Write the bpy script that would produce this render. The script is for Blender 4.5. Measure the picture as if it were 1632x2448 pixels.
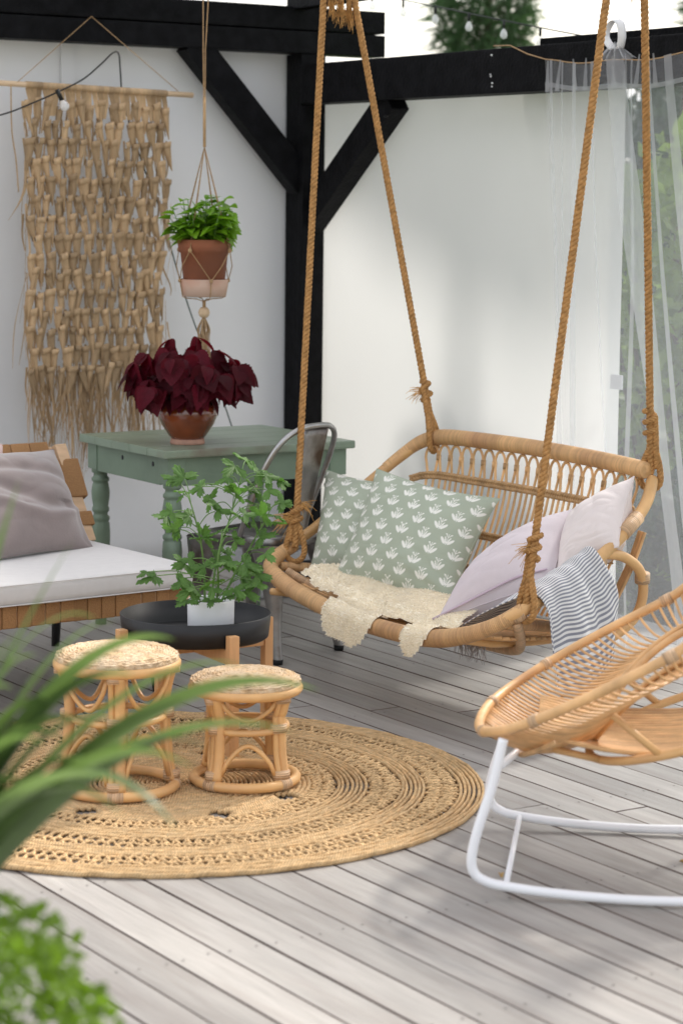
import bpy, bmesh, math, random
import numpy as np
from mathutils import Vector, Matrix, noise as mnoise
R = math.radians
scene = bpy.context.scene
for o in list(bpy.data.objects): bpy.data.objects.remove(o)
col = scene.collection
rng = np.random.default_rng(11)
random.seed(11)

# ------------------------------------------------------------------ camera
cam_d = bpy.data.cameras.new('camera'); cam = bpy.data.objects.new('camera', cam_d); col.objects.link(cam)
cam_d.sensor_fit = 'VERTICAL'; cam_d.sensor_height = 36.0; cam_d.lens = 5500/2448*36
cam_d.clip_start = .05; cam_d.clip_end = 800
A_, P_, RO = R(33.0), math.atan((1224-480)/5500), .0115
fh = Vector((math.sin(A_), math.cos(A_), 0)); rt = Vector((math.cos(A_), -math.sin(A_), 0)); upv = Vector((0, 0, 1))
fw = fh*math.cos(P_)-upv*math.sin(P_); uu = upv*math.cos(P_)+fh*math.sin(P_)
r2 = rt*math.cos(RO)+uu*math.sin(RO); u2 = uu*math.cos(RO)-rt*math.sin(RO)
cam.matrix_world = Matrix(((r2.x, u2.x, -fw.x, 0), (r2.y, u2.y, -fw.y, 0), (r2.z, u2.z, -fw.z, 1.63), (0, 0, 0, 1)))
cam_d.dof.use_dof = True; cam_d.dof.focus_distance = 7.3; cam_d.dof.aperture_fstop = 3.4
scene.camera = cam

# ------------------------------------------------------------------ sky and sun
SUN_EL, SUN_AZ = R(43), math.atan2(.94, .34)      # the sun stands behind the cloth sheet, to the right
w = bpy.data.worlds.new('World'); scene.world = w; w.use_nodes = True
nt = w.node_tree; nt.nodes.clear()
def N(t, typ, **kw):
    n = t.nodes.new(typ)
    for k, v in kw.items(): setattr(n, k, v)
    return n
sky = N(nt, 'ShaderNodeTexSky', sky_type='NISHITA', sun_disc=False, sun_elevation=SUN_EL, sun_rotation=SUN_AZ)
sky.air_density = 1.2; sky.dust_density = 2.5; sky.ozone_density = 1.0
tc = N(nt, 'ShaderNodeTexCoord'); mp = N(nt, 'ShaderNodeMapping'); mp.inputs['Scale'].default_value = (1, 1, 2.6)
cn = N(nt, 'ShaderNodeTexNoise'); cn.inputs['Scale'].default_value = 3.2; cn.inputs['Detail'].default_value = 7; cn.inputs['Roughness'].default_value = .55
cr = N(nt, 'ShaderNodeValToRGB'); cr.color_ramp.elements[0].position = .30; cr.color_ramp.elements[1].position = .60
mx = N(nt, 'ShaderNodeMixRGB'); mx.inputs['Color2'].default_value = (5.05, 4.92, 4.85, 1)
bg = N(nt, 'ShaderNodeBackground'); bg.inputs['Strength'].default_value = .15
wo = N(nt, 'ShaderNodeOutputWorld')
L = nt.links.new
L(tc.outputs['Generated'], mp.inputs['Vector']); L(mp.outputs[0], cn.inputs['Vector']); L(cn.outputs['Fac'], cr.inputs['Fac'])
L(cr.outputs['Color'], mx.inputs['Fac']); L(sky.outputs[0], mx.inputs['Color1']); L(mx.outputs[0], bg.inputs['Color']); L(bg.outputs[0], wo.inputs['Surface'])
sd = bpy.data.lights.new('sun', 'SUN'); sd.energy = 2.5; sd.angle = R(7); sd.color = (1, .955, .88)
so = bpy.data.objects.new('sun', sd); col.objects.link(so)
sdir = Vector((math.sin(SUN_AZ)*math.cos(SUN_EL), math.cos(SUN_AZ)*math.cos(SUN_EL), math.sin(SUN_EL)))
so.rotation_euler = sdir.to_track_quat('Z', 'Y').to_euler(); so.location = (0, 0, 12)
vs = scene.view_settings; vs.view_transform = 'Standard'; vs.look = 'None'; vs.exposure = 1.1; vs.gamma = 1; vs.use_curve_mapping = False

# ------------------------------------------------------------------ materials
def M(name, c, rough=.6, var=.15, scale=8, det=4, stretch=(1, 1, 1), bump=0, bscale=60, bstretch=None, c2=None, c2pos=(.45, .65),
      spec=.35, trans=0, tcol=None, metal=0, rnd=0, sheen=0, uv=False, coat=0, wave=None, alpha=None):
    m = bpy.data.materials.new(name); m.use_nodes = True; t = m.node_tree; l = t.links.new
    p = t.nodes['Principled BSDF']; out = t.nodes['Material Output']
    tc = N(t, 'ShaderNodeTexCoord'); src = tc.outputs['UV' if uv else 'Object']
    if rnd:
        o0 = N(t, 'ShaderNodeObjectInfo'); of = N(t, 'ShaderNodeVectorMath', operation='SCALE'); of.inputs[0].default_value = (37, 91, 53); l(o0.outputs['Random'], of.inputs['Scale'])
        ad0 = N(t, 'ShaderNodeVectorMath', operation='ADD'); l(src, ad0.inputs[0]); l(of.outputs[0], ad0.inputs[1]); src = ad0.outputs[0]
    mp = N(t, 'ShaderNodeMapping'); mp.inputs['Scale'].default_value = stretch; l(src, mp.inputs['Vector'])
    nz = N(t, 'ShaderNodeTexNoise'); nz.inputs['Scale'].default_value = scale; nz.inputs['Detail'].default_value = det; l(mp.outputs[0], nz.inputs['Vector'])
    rp = N(t, 'ShaderNodeValToRGB'); e = rp.color_ramp.elements
    a = [x*(1-var) for x in c]; b = [min(1, x*(1+var)) for x in c]
    e[0].position = .3; e[0].color = (*a, 1); e[1].position = .7; e[1].color = (*b, 1)
    l(nz.outputs['Fac'], rp.inputs['Fac']); cs = rp.outputs['Color']
    if c2:
        n2 = N(t, 'ShaderNodeTexNoise'); n2.inputs['Scale'].default_value = scale*.6; n2.inputs['Detail'].default_value = 6; l(mp.outputs[0], n2.inputs['Vector'])
        r_ = N(t, 'ShaderNodeValToRGB'); r_.color_ramp.elements[0].position = c2pos[0]; r_.color_ramp.elements[1].position = c2pos[1]; l(n2.outputs['Fac'], r_.inputs['Fac'])
        mx = N(t, 'ShaderNodeMixRGB'); mx.inputs['Color2'].default_value = (*c2, 1); l(r_.outputs['Color'], mx.inputs['Fac']); l(cs, mx.inputs['Color1']); cs = mx.outputs[0]
    hgt = None
    if wave:      # (scale along uv.x, colour depth, bump)
        sx = N(t, 'ShaderNodeSeparateXYZ'); l(tc.outputs['UV'], sx.inputs[0])
        mu = N(t, 'ShaderNodeMath', operation='MULTIPLY'); mu.inputs[1].default_value = wave[0]; l(sx.outputs[0], mu.inputs[0])
        ad = N(t, 'ShaderNodeMath', operation='ADD'); l(mu.outputs[0], ad.inputs[0])
        wb = N(t, 'ShaderNodeMath', operation='MULTIPLY'); wb.inputs[1].default_value = wave[3] if len(wave) > 3 else .6; l(sx.outputs[1], wb.inputs[0]); l(wb.outputs[0], ad.inputs[1])
        sn = N(t, 'ShaderNodeMath', operation='SINE'); l(ad.outputs[0], sn.inputs[0])
        mr = N(t, 'ShaderNodeMapRange'); mr.inputs[1].default_value = -1; mr.inputs[3].default_value = 1-wave[1]; l(sn.outputs[0], mr.inputs[0])
        # each turn of the wrapping has a tone of its own
        fl = N(t, 'ShaderNodeMath', operation='FLOOR'); dv = N(t, 'ShaderNodeMath', operation='MULTIPLY'); dv.inputs[1].default_value = 1/(2*math.pi)
        l(ad.outputs[0], dv.inputs[0]); l(dv.outputs[0], fl.inputs[0])
        wn = N(t, 'ShaderNodeTexWhiteNoise', noise_dimensions='1D'); l(fl.outputs[0], wn.inputs['W'])
        m2 = N(t, 'ShaderNodeMapRange'); m2.inputs[3].default_value = 1-wave[1]*.9; m2.inputs[4].default_value = 1+wave[1]*.5; l(wn.outputs[0], m2.inputs[0])
        pr = N(t, 'ShaderNodeMath', operation='MULTIPLY'); l(mr.outputs[0], pr.inputs[0]); l(m2.outputs[0], pr.inputs[1])
        vm = N(t, 'ShaderNodeVectorMath', operation='SCALE'); l(cs, vm.inputs[0]); l(pr.outputs[0], vm.inputs['Scale']); cs = vm.outputs[0]; hgt = sn.outputs[0]
    if rnd:
        oi = N(t, 'ShaderNodeObjectInfo'); m3 = N(t, 'ShaderNodeMapRange'); m3.inputs[3].default_value = 1-rnd; m3.inputs[4].default_value = 1+rnd; l(oi.outputs['Random'], m3.inputs[0])
        v2 = N(t, 'ShaderNodeVectorMath', operation='SCALE'); l(cs, v2.inputs[0]); l(m3.outputs[0], v2.inputs['Scale']); cs = v2.outputs[0]
    l(cs, p.inputs['Base Color']); p.inputs['Roughness'].default_value = rough; p.inputs['Specular IOR Level'].default_value = spec; p.inputs['Metallic'].default_value = metal
    if sheen: p.inputs['Sheen Weight'].default_value = sheen
    if coat: p.inputs['Coat Weight'].default_value = coat; p.inputs['Coat Roughness'].default_value = .06
    if bump:
        bn = N(t, 'ShaderNodeTexNoise'); bn.inputs['Scale'].default_value = bscale; bn.inputs['Detail'].default_value = 5
        if bstretch:
            m4 = N(t, 'ShaderNodeMapping'); m4.inputs['Scale'].default_value = bstretch; l(src, m4.inputs['Vector']); l(m4.outputs[0], bn.inputs['Vector'])
        else: l(mp.outputs[0], bn.inputs['Vector'])
        bp = N(t, 'ShaderNodeBump'); bp.inputs['Strength'].default_value = bump; bp.inputs['Distance'].default_value = .01
        hs = bn.outputs['Fac']
        if hgt is not None:
            mm = N(t, 'ShaderNodeMath', operation='MULTIPLY_ADD'); mm.inputs[1].default_value = wave[2]; l(hgt, mm.inputs[0]); l(hs, mm.inputs[2]); hs = mm.outputs[0]
        l(hs, bp.inputs['Height']); l(bp.outputs[0], p.inputs['Normal'])
    sh = p.outputs[0]
    if trans:
        tr = N(t, 'ShaderNodeBsdfTranslucent'); ms = N(t, 'ShaderNodeMixShader'); ms.inputs[0].default_value = trans
        if tcol: tr.inputs[0].default_value = (*tcol, 1)
        else: l(cs, tr.inputs[0])
        l(sh, ms.inputs[1]); l(tr.outputs[0], ms.inputs[2]); sh = ms.outputs[0]
    if alpha is not None:
        tp = N(t, 'ShaderNodeBsdfTransparent'); ms = N(t, 'ShaderNodeMixShader'); ms.inputs[0].default_value = alpha; l(tp.outputs[0], ms.inputs[1]); l(sh, ms.inputs[2]); sh = ms.outputs[0]
    l(sh, out.inputs['Surface']); return m

RAT = (.66, .39, .175)
MT = dict(
 deck=M('weathered_deck', (.335, .313, .288), .5, .13, 7, 8, (6, .5, 6), .30, 9, (30, 1.2, 30), c2=(.245, .215, .193), c2pos=(.46, .82), rnd=.15, spec=.5),
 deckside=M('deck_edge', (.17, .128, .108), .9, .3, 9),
 joist=M('dark_joist', (.05, .045, .04), .9),
 black=M('black_timber', (.0055, .0055, .0065), .6, .5, 6, 5, (3, 3, 3), .35, 24, spec=.09),
 bolt=M('bolt_steel', (.02, .02, .02), .4, metal=.6),
 whitewall=M('white_wall', (.84, .84, .85), .65, .03, 1.2, 5, bump=.04, bscale=12, trans=.12, c2=(.76, .755, .75), c2pos=(.52, .8)),
 sheet=M('white_sheet', (.70, .695, .69), .7, .02, 1.5, trans=.50, bump=.03, bscale=20),
 tulle=M('tulle', (.86, .87, .9), .8, 0, 4, trans=.45, alpha=.21),
 tulle2=M('tulle_hem', (.86, .87, .9), .8, .04, 30, trans=.45, alpha=.32),
 film=None,
 ribbon=M('ribbon', (.8, .8, .8), .6, .03),
 rattan=M('rattan', RAT, .42, .22, 14, 4, bump=.12, bscale=90, c2=(.52, .275, .12), c2pos=(.55, .8), rnd=.14, spec=.45),
 rattan_pale=M('rattan_pale', (.68, .40, .165), .42, .14, 10, 4, bump=.1, bscale=80, spec=.45, rnd=.08, c2=(.62, .35, .15)),
 rattan_dark=M('rattan_dark', (.47, .285, .135), .5, .25, 30, bump=.2, bscale=120, rnd=.15),
 wrap=M('rattan_wrap', (.70, .415, .19), .45, .20, 7, 3, bump=.35, bscale=60, c2=(.50, .265, .13), c2pos=(.5, .72), wave=(1150, .17, .8), spec=.4),
 wrap_pale=M('rattan_wrap_pale', (.66, .43, .25), .5, .12, 9, 3, bump=.35, bscale=60, wave=(900, .22, .9), spec=.35),
 rope=M('manila_rope', (.42, .225, .085), .8, .28, 60, 4, bump=.5, bscale=220, spec=.15),
 fibre=M('rope_fibre', (.56, .31, .11), .8, .3, 40, spec=.15),
 twine=M('jute_twine', (.42, .27, .14), .85, .25, 120, bump=.4, bscale=300),
 raffia=M('raffia', (.50, .345, .20), .55, .22, 18, 4, (3, 3, .6), bump=.25, bscale=60, bstretch=(10, 10, 1), rnd=.26, trans=.15, c2=(.46, .31, .175)),
 dowel=M('dowel', (.62, .45, .29), .55, .1, 8, 4, (.6, 4, 4)),
 cable=M('black_cable', (.012, .013, .012), .5, .1), gcable=M('green_cable', (.012, .045, .028), .5, .1),
 terracotta=M('terracotta', (.25, .085, .042), .8, .2, 9, 6, bump=.12, bscale=60, c2=(.21, .085, .05), c2pos=(.45, .75)),
 saucer=M('saucer_clay', (.45, .22, .14), .85, .15, 7, 5, bump=.1, c2=(.52, .36, .28), c2pos=(.4, .6)),
 glaze=M('brown_glaze', (.185, .042, .012), .16, .35, 9, 5, spec=.6, coat=.6, c2=(.10, .022, .008), c2pos=(.5, .8)),
 barefoot=M('bare_clay', (.44, .25, .18), .8, .2, 25, bump=.2),
 soil=M('soil', (.03, .02, .014), .95, .4, 60, bump=.8, bscale=90),
 green_paint=M('sage_paint', (.175, .235, .165), .42, .10, 7, 6, bump=.10, bscale=40, c2=(.15, .20, .145), c2pos=(.5, .75), spec=.4),
 green_top=M('sage_paint_worn', (.215, .27, .195), .36, .12, 5, 7, (1, 1, 1), bump=.12, bscale=30, c2=(.18, .145, .11), c2pos=(.58, .72), spec=.45),
 metal=M('raw_steel', (.30, .285, .275), .38, .3, 11, 6, metal=.85, bump=.08, bscale=70, c2=(.12, .085, .065), c2pos=(.52, .66)),
 tubem=M('steel_tube', (.40, .39, .38), .3, .2, 20, metal=.9),
 rubber=M('rubber', (.012, .012, .012), .7, .1),
 webbing=M('jute_webbing', (.36, .19, .08), .85, .14, 220, 2, bump=.6, bscale=340, rnd=.10),
 pine=M('pine_wood', (.62, .42, .26), .55, .12, 6, 5, (1, 9, 9), bump=.06),
 beech=M('beech_wood', (.62, .345, .16), .45, .08, 8, 4, (8, 8, 1)),
 tray=M('black_tray', (.012, .012, .013), .45, .2, 20, spec=.4),
 mattress=M('mattress_cloth', (.60, .575, .555), .9, .03, 30, bump=.10, bscale=350, sheen=.2),
 velvet=M('mauve_velvet', (.225, .178, .168), .85, .14, 7, 5, bump=.08, bscale=120, sheen=.55),
 pinkc=M('pink_cotton', (.66, .50, .47), .85, .04, 20, bump=.1, bscale=200),
 lilac=M('lilac_linen', (.60, .525, .54), .85, .05, 12, bump=.14, bscale=320, sheen=.15),
 blush=M('blush_cotton', (.70, .62, .59), .85, .04, 12, bump=.14, bscale=260, sheen=.15),
 seam=M('seam', (.50, .39, .45), .9, .05),
 fleece=M('fleece_skin', (.92, .85, .71), .95, .1, 20), wool=M('wool', (.95, .88, .74), .9, .04, 22, trans=.45, sheen=.3),
 fringe=M('fringe', (.45, .42, .42), .9, .2, 60),
 whitepot=M('white_pot', (.80, .79, .80), .42, .02, 6), whitemetal=M('white_metal', (.82, .82, .84), .32, .015, 10, spec=.5),
 ger=M('geranium_leaf', (.125, .235, .06), .5, .22, 18, rnd=.18, trans=.35, tcol=(.16, .38, .05), bump=.2, bscale=60),
 gstem=M('geranium_stem', (.14, .25, .07), .6, .15), mint=M('bright_leaf', (.15, .30, .015), .42, .25, 25, rnd=.28, trans=.38, tcol=(.25, .52, .02), bump=.25, bscale=80),
 coleus=M('coleus_leaf', (.055, .0025, .008), .55, .5, 14, rnd=.55, trans=.25, tcol=(.34, .006, .02), bump=.3, bscale=90, spec=.15),
 blade=M('blade_leaf', (.105, .165, .06), .35, .2, 6, 4, (3, 3, 3), rnd=.25, trans=.4, tcol=(.19, .30, .07), spec=.4),
 herb=M('herb_leaf', (.15, .24, .022), .5, .3, 10, rnd=.4, trans=.42, tcol=(.30, .52, .03)),
 jute=M('jute_braid', (.72, .465, .225), .8, .22, 40, 4, bump=.5, bscale=160, rnd=.09, c2=(.78, .55, .30), c2pos=(.4, .75), wave=(760, .18, .6, 3.0)),
 jute2=M('jute_open', (.74, .49, .245), .8, .25, 40, 4, bump=.5, bscale=160, rnd=.12, wave=(500, .22, .6, 3.0)),
 seatweave=M('seagrass_weave', (.55, .375, .21), .7, .4, 42, 4, bump=.7, bscale=110, c2=(.66, .50, .33), c2pos=(.42, .6)),
 zinc=M('zinc_planter', (.32, .33, .34), .5, .15, 5, metal=.5),
 grass=M('grass', (.07, .12, .03), .9, .4, 3, 6, bump=.5, bscale=30),
 hedge=M('hedge_leaf', (.18, .25, .06), .5, .3, 6, rnd=.2, trans=.35, tcol=(.28, .40, .08)), darkleaf=M('dark_leaf', (.03, .06, .025), .6, .4, 4, trans=.25),
 needle=M('pine_needles', (.07, .13, .05), .6, .35, 3, trans=.25), bark=M('bark', (.10, .07, .05), .9, .3, 10, bump=.6),
 glass=M('bulb_glass', (.9, .9, .9), .05, 0, spec=.5, alpha=.5), plastic=M('grey_plastic', (.45, .45, .46), .45, .05), darkbox=M('black_plastic', (.015, .015, .016), .35, .1),
)
def film_mat():
    m = bpy.data.materials.new('clear_film'); m.use_nodes = True; t = m.node_tree; l = t.links.new; t.nodes.clear()
    o = N(t, 'ShaderNodeOutputMaterial'); a = N(t, 'ShaderNodeBsdfTransparent'); a.inputs[0].default_value = (.86, .89, .92, 1)
    g = N(t, 'ShaderNodeBsdfGlossy'); g.inputs['Roughness'].default_value = .18; g.inputs[0].default_value = (.9, .93, 1, 1)
    d = N(t, 'ShaderNodeBsdfDiffuse'); d.inputs[0].default_value = (.7, .74, .78, 1)
    m1 = N(t, 'ShaderNodeMixShader'); m1.inputs[0].default_value = .08; m2 = N(t, 'ShaderNodeMixShader'); m2.inputs[0].default_value = .04
    tc = N(t, 'ShaderNodeTexCoord'); mp = N(t, 'ShaderNodeMapping'); mp.inputs['Scale'].default_value = (1, 5, .8); nz = N(t, 'ShaderNodeTexNoise'); nz.inputs['Scale'].default_value = 2.5; nz.inputs['Detail'].default_value = 5
    b = N(t, 'ShaderNodeBump'); b.inputs['Strength'].default_value = .6; b.inputs['Distance'].default_value = .05
    l(tc.outputs['Object'], mp.inputs[0]); l(mp.outputs[0], nz.inputs['Vector']); l(nz.outputs['Fac'], b.inputs['Height']); l(b.outputs[0], g.inputs['Normal'])
    l(a.outputs[0], m1.inputs[1]); l(g.outputs[0], m1.inputs[2]); l(m1.outputs[0], m2.inputs[1]); l(d.outputs[0], m2.inputs[2]); l(m2.outputs[0], o.inputs['Surface']); return m
MT['film'] = film_mat()

# ------------------------------------------------------------------ geometry helpers
class G:
    def __init__(s): s.v = []; s.f = []; s.uv = []; s.n = 0
    def add(s, v, f, uv=None):
        v = np.asarray(v, float); s.v.append(v)
        for k, q in enumerate(f):
            s.f.append([i+s.n for i in q]); s.uv.extend(uv[k] if uv is not None else [(0, 0)]*len(q))
        s.n += len(v); return s
    def join(s, o):
        for v in [np.concatenate(o.v)] if o.v else []: 
            n = s.n; s.v.append(v); s.f.extend([[i+n for i in q] for q in o.f]); s.uv.extend(o.uv); s.n += len(v)
        return s
    def mesh(s, name, mat, smooth=True):
        me = bpy.data.meshes.new(name); V = np.concatenate(s.v) if s.v else np.zeros((0, 3))
        me.from_pydata(V.tolist(), [], s.f)
        ul = me.uv_layers.new(name='UVMap'); ul.data.foreach_set('uv', np.asarray(s.uv, float).ravel())
        me.materials.append(mat)
        if smooth: me.polygons.foreach_set('use_smooth', [True]*len(me.polygons))
        me.update(); return me
def parent(o, p):
    if p is not None:
        o.parent = p
        o.matrix_parent_inverse = WM[p.name].inverted()
WM = {}
def link(name, me, par=None, mw=None):
    o = bpy.data.objects.new(name, me); col.objects.link(o)
    mw = mw if mw is not None else Matrix.Identity(4)
    o.matrix_basis = mw; WM[o.name] = mw.copy()
    parent(o, par); return o
def obj(name, g, mat, par=None, smooth=True, mw=None):
    if isinstance(mat, str): mat = MT[mat]
    return link(name, g.mesh(name, mat, smooth), par, mw)
def thing(name, label, cat, loc=(0, 0, 0), group=None):
    o = bpy.data.objects.new(name, None); col.objects.link(o); o.empty_display_size = .1
    o.location = loc; WM[o.name] = Matrix.Translation(loc); o['label'] = label; o['category'] = cat
    if group: o['group'] = group
    return o
def tag(o, label, cat, group=None):
    o['label'] = label; o['category'] = cat
    if group: o['group'] = group
    return o
def smooth_path(p, n, closed=False):
    p = np.asarray(p, float); k = len(p); out = []
    segs = k if closed else k-1
    per = max(1, n//segs)
    for i in range(segs):
        if closed: a, b, c, d = p[(i-1) % k], p[i], p[(i+1) % k], p[(i+2) % k]
        else: a, b, c, d = p[max(i-1, 0)], p[i], p[i+1], p[min(i+2, k-1)]
        t = np.linspace(0, 1, per, endpoint=False)[:, None]
        out.append(.5*((2*b)+(-a+c)*t+(2*a-5*b+4*c-d)*t**2+(-a+3*b-3*c+d)*t**3))
    out = np.concatenate(out)
    return out if closed else np.vstack([out, p[-1]])
def frames(p, closed=False):
    p = np.asarray(p, float)
    t = (np.roll(p, -1, 0)-np.roll(p, 1, 0)) if closed else np.gradient(p, axis=0)
    t /= np.linalg.norm(t, axis=1)[:, None]+1e-12
    n = np.zeros_like(p); a = np.array([0, 0, 1.]) if abs(t[0][2]) < .9 else np.array([1., 0, 0])
    v = a-t[0]*(a@t[0]); v /= np.linalg.norm(v); n[0] = v
    for i in range(1, len(p)):
        v = v-t[i]*(v@t[i]); v /= np.linalg.norm(v)+1e-12; n[i] = v
    return t, n, np.cross(t, n)
def tube(p, r, sides=8, closed=False, cap=True, flat=1.0, g=None):
    p = np.asarray(p, float); m = len(p); t, n, b = frames(p, closed)
    r = np.broadcast_to(np.asarray(r, float), (m,))
    an = np.linspace(0, 2*np.pi, sides, endpoint=False)
    V = (p[:, None]+r[:, None, None]*(np.cos(an)[None, :, None]*n[:, None]+flat*np.sin(an)[None, :, None]*b[:, None])).reshape(-1, 3)
    ln = np.concatenate([[0], np.cumsum(np.linalg.norm(np.diff(p, axis=0), axis=1))])
    F = []; U = []; rr = m if closed else m-1
    tot = ln[-1]+np.linalg.norm(p[0]-p[-1])
    for i in range(rr):
        j = (i+1) % m; l0 = ln[i]; l1 = ln[j] if j else tot
        for k in range(sides):
            q = (k+1) % sides
            F.append((i*sides+k, i*sides+q, j*sides+q, j*sides+k)); a0, a1 = an[k], an[k]+2*np.pi/sides
            U.append(((l0, a0), (l0, a1), (l1, a1), (l1, a0)))
    if cap and not closed:
        F.append(tuple(range(sides))[::-1]); U.append([(0, 0)]*sides); F.append(tuple((m-1)*sides+k for k in range(sides))); U.append([(tot, 0)]*sides)
    g = g or G(); return g.add(V, F, U)
def lathe(prof, c=(0, 0, 0), seg=32, g=None, sc=(1, 1)):
    pr = np.asarray(prof, float); m = len(pr); an = np.linspace(0, 2*np.pi, seg, endpoint=False); c = np.asarray(c, float)
    V = np.stack([pr[:, 0][:, None]*np.cos(an)*sc[0], pr[:, 0][:, None]*np.sin(an)*sc[1], np.broadcast_to(pr[:, 1][:, None], (m, seg))], -1).reshape(-1, 3)+c
    F = []; U = []
    for i in range(m-1):
        for k in range(seg):
            q = (k+1) % seg; F.append((i*seg+k, i*seg+q, (i+1)*seg+q, (i+1)*seg+k)); U.append(((k/seg, i/m), ((k+1)/seg, i/m), ((k+1)/seg, (i+1)/m), (k/seg, (i+1)/m)))
    g = g or G(); return g.add(V, F, U)
def box(lo, hi, bev=.004, g=None, mw=None):
    lo = np.asarray(lo, float); hi = np.asarray(hi, float); bm = bmesh.new(); bmesh.ops.create_cube(bm, size=1)
    for v in bm.verts: v.co = Vector((lo+hi)/2+np.array(v.co)*(hi-lo))
    if bev: bmesh.ops.bevel(bm, geom=bm.edges[:], offset=bev, segments=2, affect='EDGES', profile=.7)
    if mw is not None: bm.transform(mw)
    bm.verts.ensure_lookup_table(); V = [tuple(v.co) for v in bm.verts]; F = [[v.index for v in f.verts] for f in bm.faces]; bm.free()
    g = g or G(); return g.add(V, F)
def beam(a, b, wd, ht, bev=.005, g=None, up=(0, 0, 1)):
    a = Vector(a); b = Vector(b); d = (b-a); ln = d.length; x = d.normalized(); u = Vector(up); y = u.cross(x).normalized(); z = x.cross(y)
    mw = Matrix(((x.x, y.x, z.x, (a.x+b.x)/2), (x.y, y.y, z.y, (a.y+b.y)/2), (x.z, y.z, z.z, (a.z+b.z)/2), (0, 0, 0, 1)))
    return box((-ln/2, -wd/2, -ht/2), (ln/2, wd/2, ht/2), bev, g, mw)
def grid(P, g=None, uv=None, closed_u=False):
    P = np.asarray(P, float); a, b = P.shape[:2]; F = []; U = []
    for i in range(a-1):
        for j in range(b if closed_u else b-1):
            k = (j+1) % b; F.append((i*b+j, i*b+k, (i+1)*b+k, (i+1)*b+j))
            if uv is not None: U.append((uv[i, j], uv[i, k], uv[i+1, k], uv[i+1, j]))
            else: U.append(((j/b, i/a), ((j+1)/b, i/a), ((j+1)/b, (i+1)/a), (j/b, (i+1)/a)))
    g = g or G(); return g.add(P.reshape(-1, 3), F, U)
def twist(p, r, pitch, strands=3, sides=6, per=9, g=None, phase=0):
    p = np.asarray(p, float); ln = np.concatenate([[0], np.cumsum(np.linalg.norm(np.diff(p, axis=0), axis=1))])
    n = max(8, int(ln[-1]/pitch*per)); s = np.linspace(0, ln[-1], n); q = np.stack([np.interp(s, ln, p[:, i]) for i in range(3)], 1)
    t, nn, b = frames(q); g = g or G()
    for k in range(strands):
        a = phase+2*np.pi*(s/pitch+k/strands)
        tube(q+r*.52*(np.cos(a)[:, None]*nn+np.sin(a)[:, None]*b), r*.56, sides, g=g)
    return g
def braid(p, nrm, wd, r, pitch, g=None, sides=5, per=12):
    p = np.asarray(p, float); ln = np.concatenate([[0], np.cumsum(np.linalg.norm(np.diff(p, axis=0), axis=1))])
    n = max(8, int(ln[-1]/pitch*per)); s = np.linspace(0, ln[-1], n); q = np.stack([np.interp(s, ln, p[:, i]) for i in range(3)], 1)
    t = np.gradient(q, axis=0); t /= np.linalg.norm(t, axis=1)[:, None]; nv = np.broadcast_to(np.asarray(nrm, float), q.shape); b = np.cross(t, nv); g = g or G()
    for k in range(3):
        a = 2*np.pi*(s/pitch+k/3); tube(q+b*(wd*np.sin(a))[:, None]+nv*(r*.9*np.sin(2*a))[:, None], r, sides, g=g)
    return g
def fray(c, d, n, ln, r=.0012, spread=.6, g=None, seed=0):
    rg = np.random.default_rng(seed); g = g or G(); d = np.asarray(d, float); d /= np.linalg.norm(d)
    for i in range(n):
        e = d+rg.normal(0, spread, 3); e /= np.linalg.norm(e); l = ln*rg.uniform(.5, 1.2); q = rg.normal(0, .35, 3)
        t = np.linspace(0, 1, 5)[:, None]; tube(np.asarray(c)+rg.normal(0, .006, 3)+e*l*t+q*l*t**2*.5+np.array([0, 0, -.35])*l*t**2, r*(1-.5*t[:, 0]), 3, g=g)
    return g
def vnoise(P, sc, seed=0):
    return np.array([mnoise.noise(Vector((x*sc+seed*7.3, y*sc-seed*3.1, z*sc+seed))) for x, y, z in np.asarray(P).reshape(-1, 3)])

# ------------------------------------------------------------------ ground and deck
g = G(); n = 24; xs = np.linspace(-300, 300, n); P = np.array([[(x, y, -.42) for x in xs] for y in xs]); grid(P, g)
o = obj('ground', g, 'grass'); o['kind'] = 'structure'
P = np.array([[(x, y, -.20) for x in np.linspace(-14, 5.9, 12)] for y in np.linspace(-16, 9.4, 12)]); o = obj('bounce_plane', grid(P), M('pale_bounce', (.46, .44, .41), .8, .12, 2, bump=.2)); o['kind'] = 'structure'  # unseen pale plane, added to bounce sunlight up onto the walls
g = G()
for y in np.arange(1.2, 9.4, .6): beam((.0, y, -.12), (6.0, y, -.12), .045, .16, 0, g)
deck = obj('deck', g, 'joist', smooth=False); deck['kind'] = 'structure'
def board_mesh(ln):
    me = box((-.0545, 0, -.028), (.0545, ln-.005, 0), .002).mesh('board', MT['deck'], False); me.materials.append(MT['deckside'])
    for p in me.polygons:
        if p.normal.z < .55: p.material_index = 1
    return me
PITCH = .1155; meshes = {}
k = 0; x = .06
while x < 5.95:
    cuts = sorted([.9, 9.3]+[.9+(((k*1.37) % 2.9)+j*3.6) for j in range(0, 3) if .9+(((k*1.37) % 2.9)+j*3.6) < 8.9])
    cuts = [c for i, c in enumerate(cuts) if i == 0 or c-cuts[i-1] > .5 or c == 9.3]
    for a, b in zip(cuts[:-1], cuts[1:]):
        key = round(b-a, 3)
        if key not in meshes: meshes[key] = board_mesh(b-a)
        ob = link('board', meshes[key], deck, Matrix.Translation((x, a, rng.uniform(-.0012, .0008)))@Matrix.Rotation(rng.normal(0, .003), 4, 'Y'))
    x += PITCH; k += 1

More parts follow.
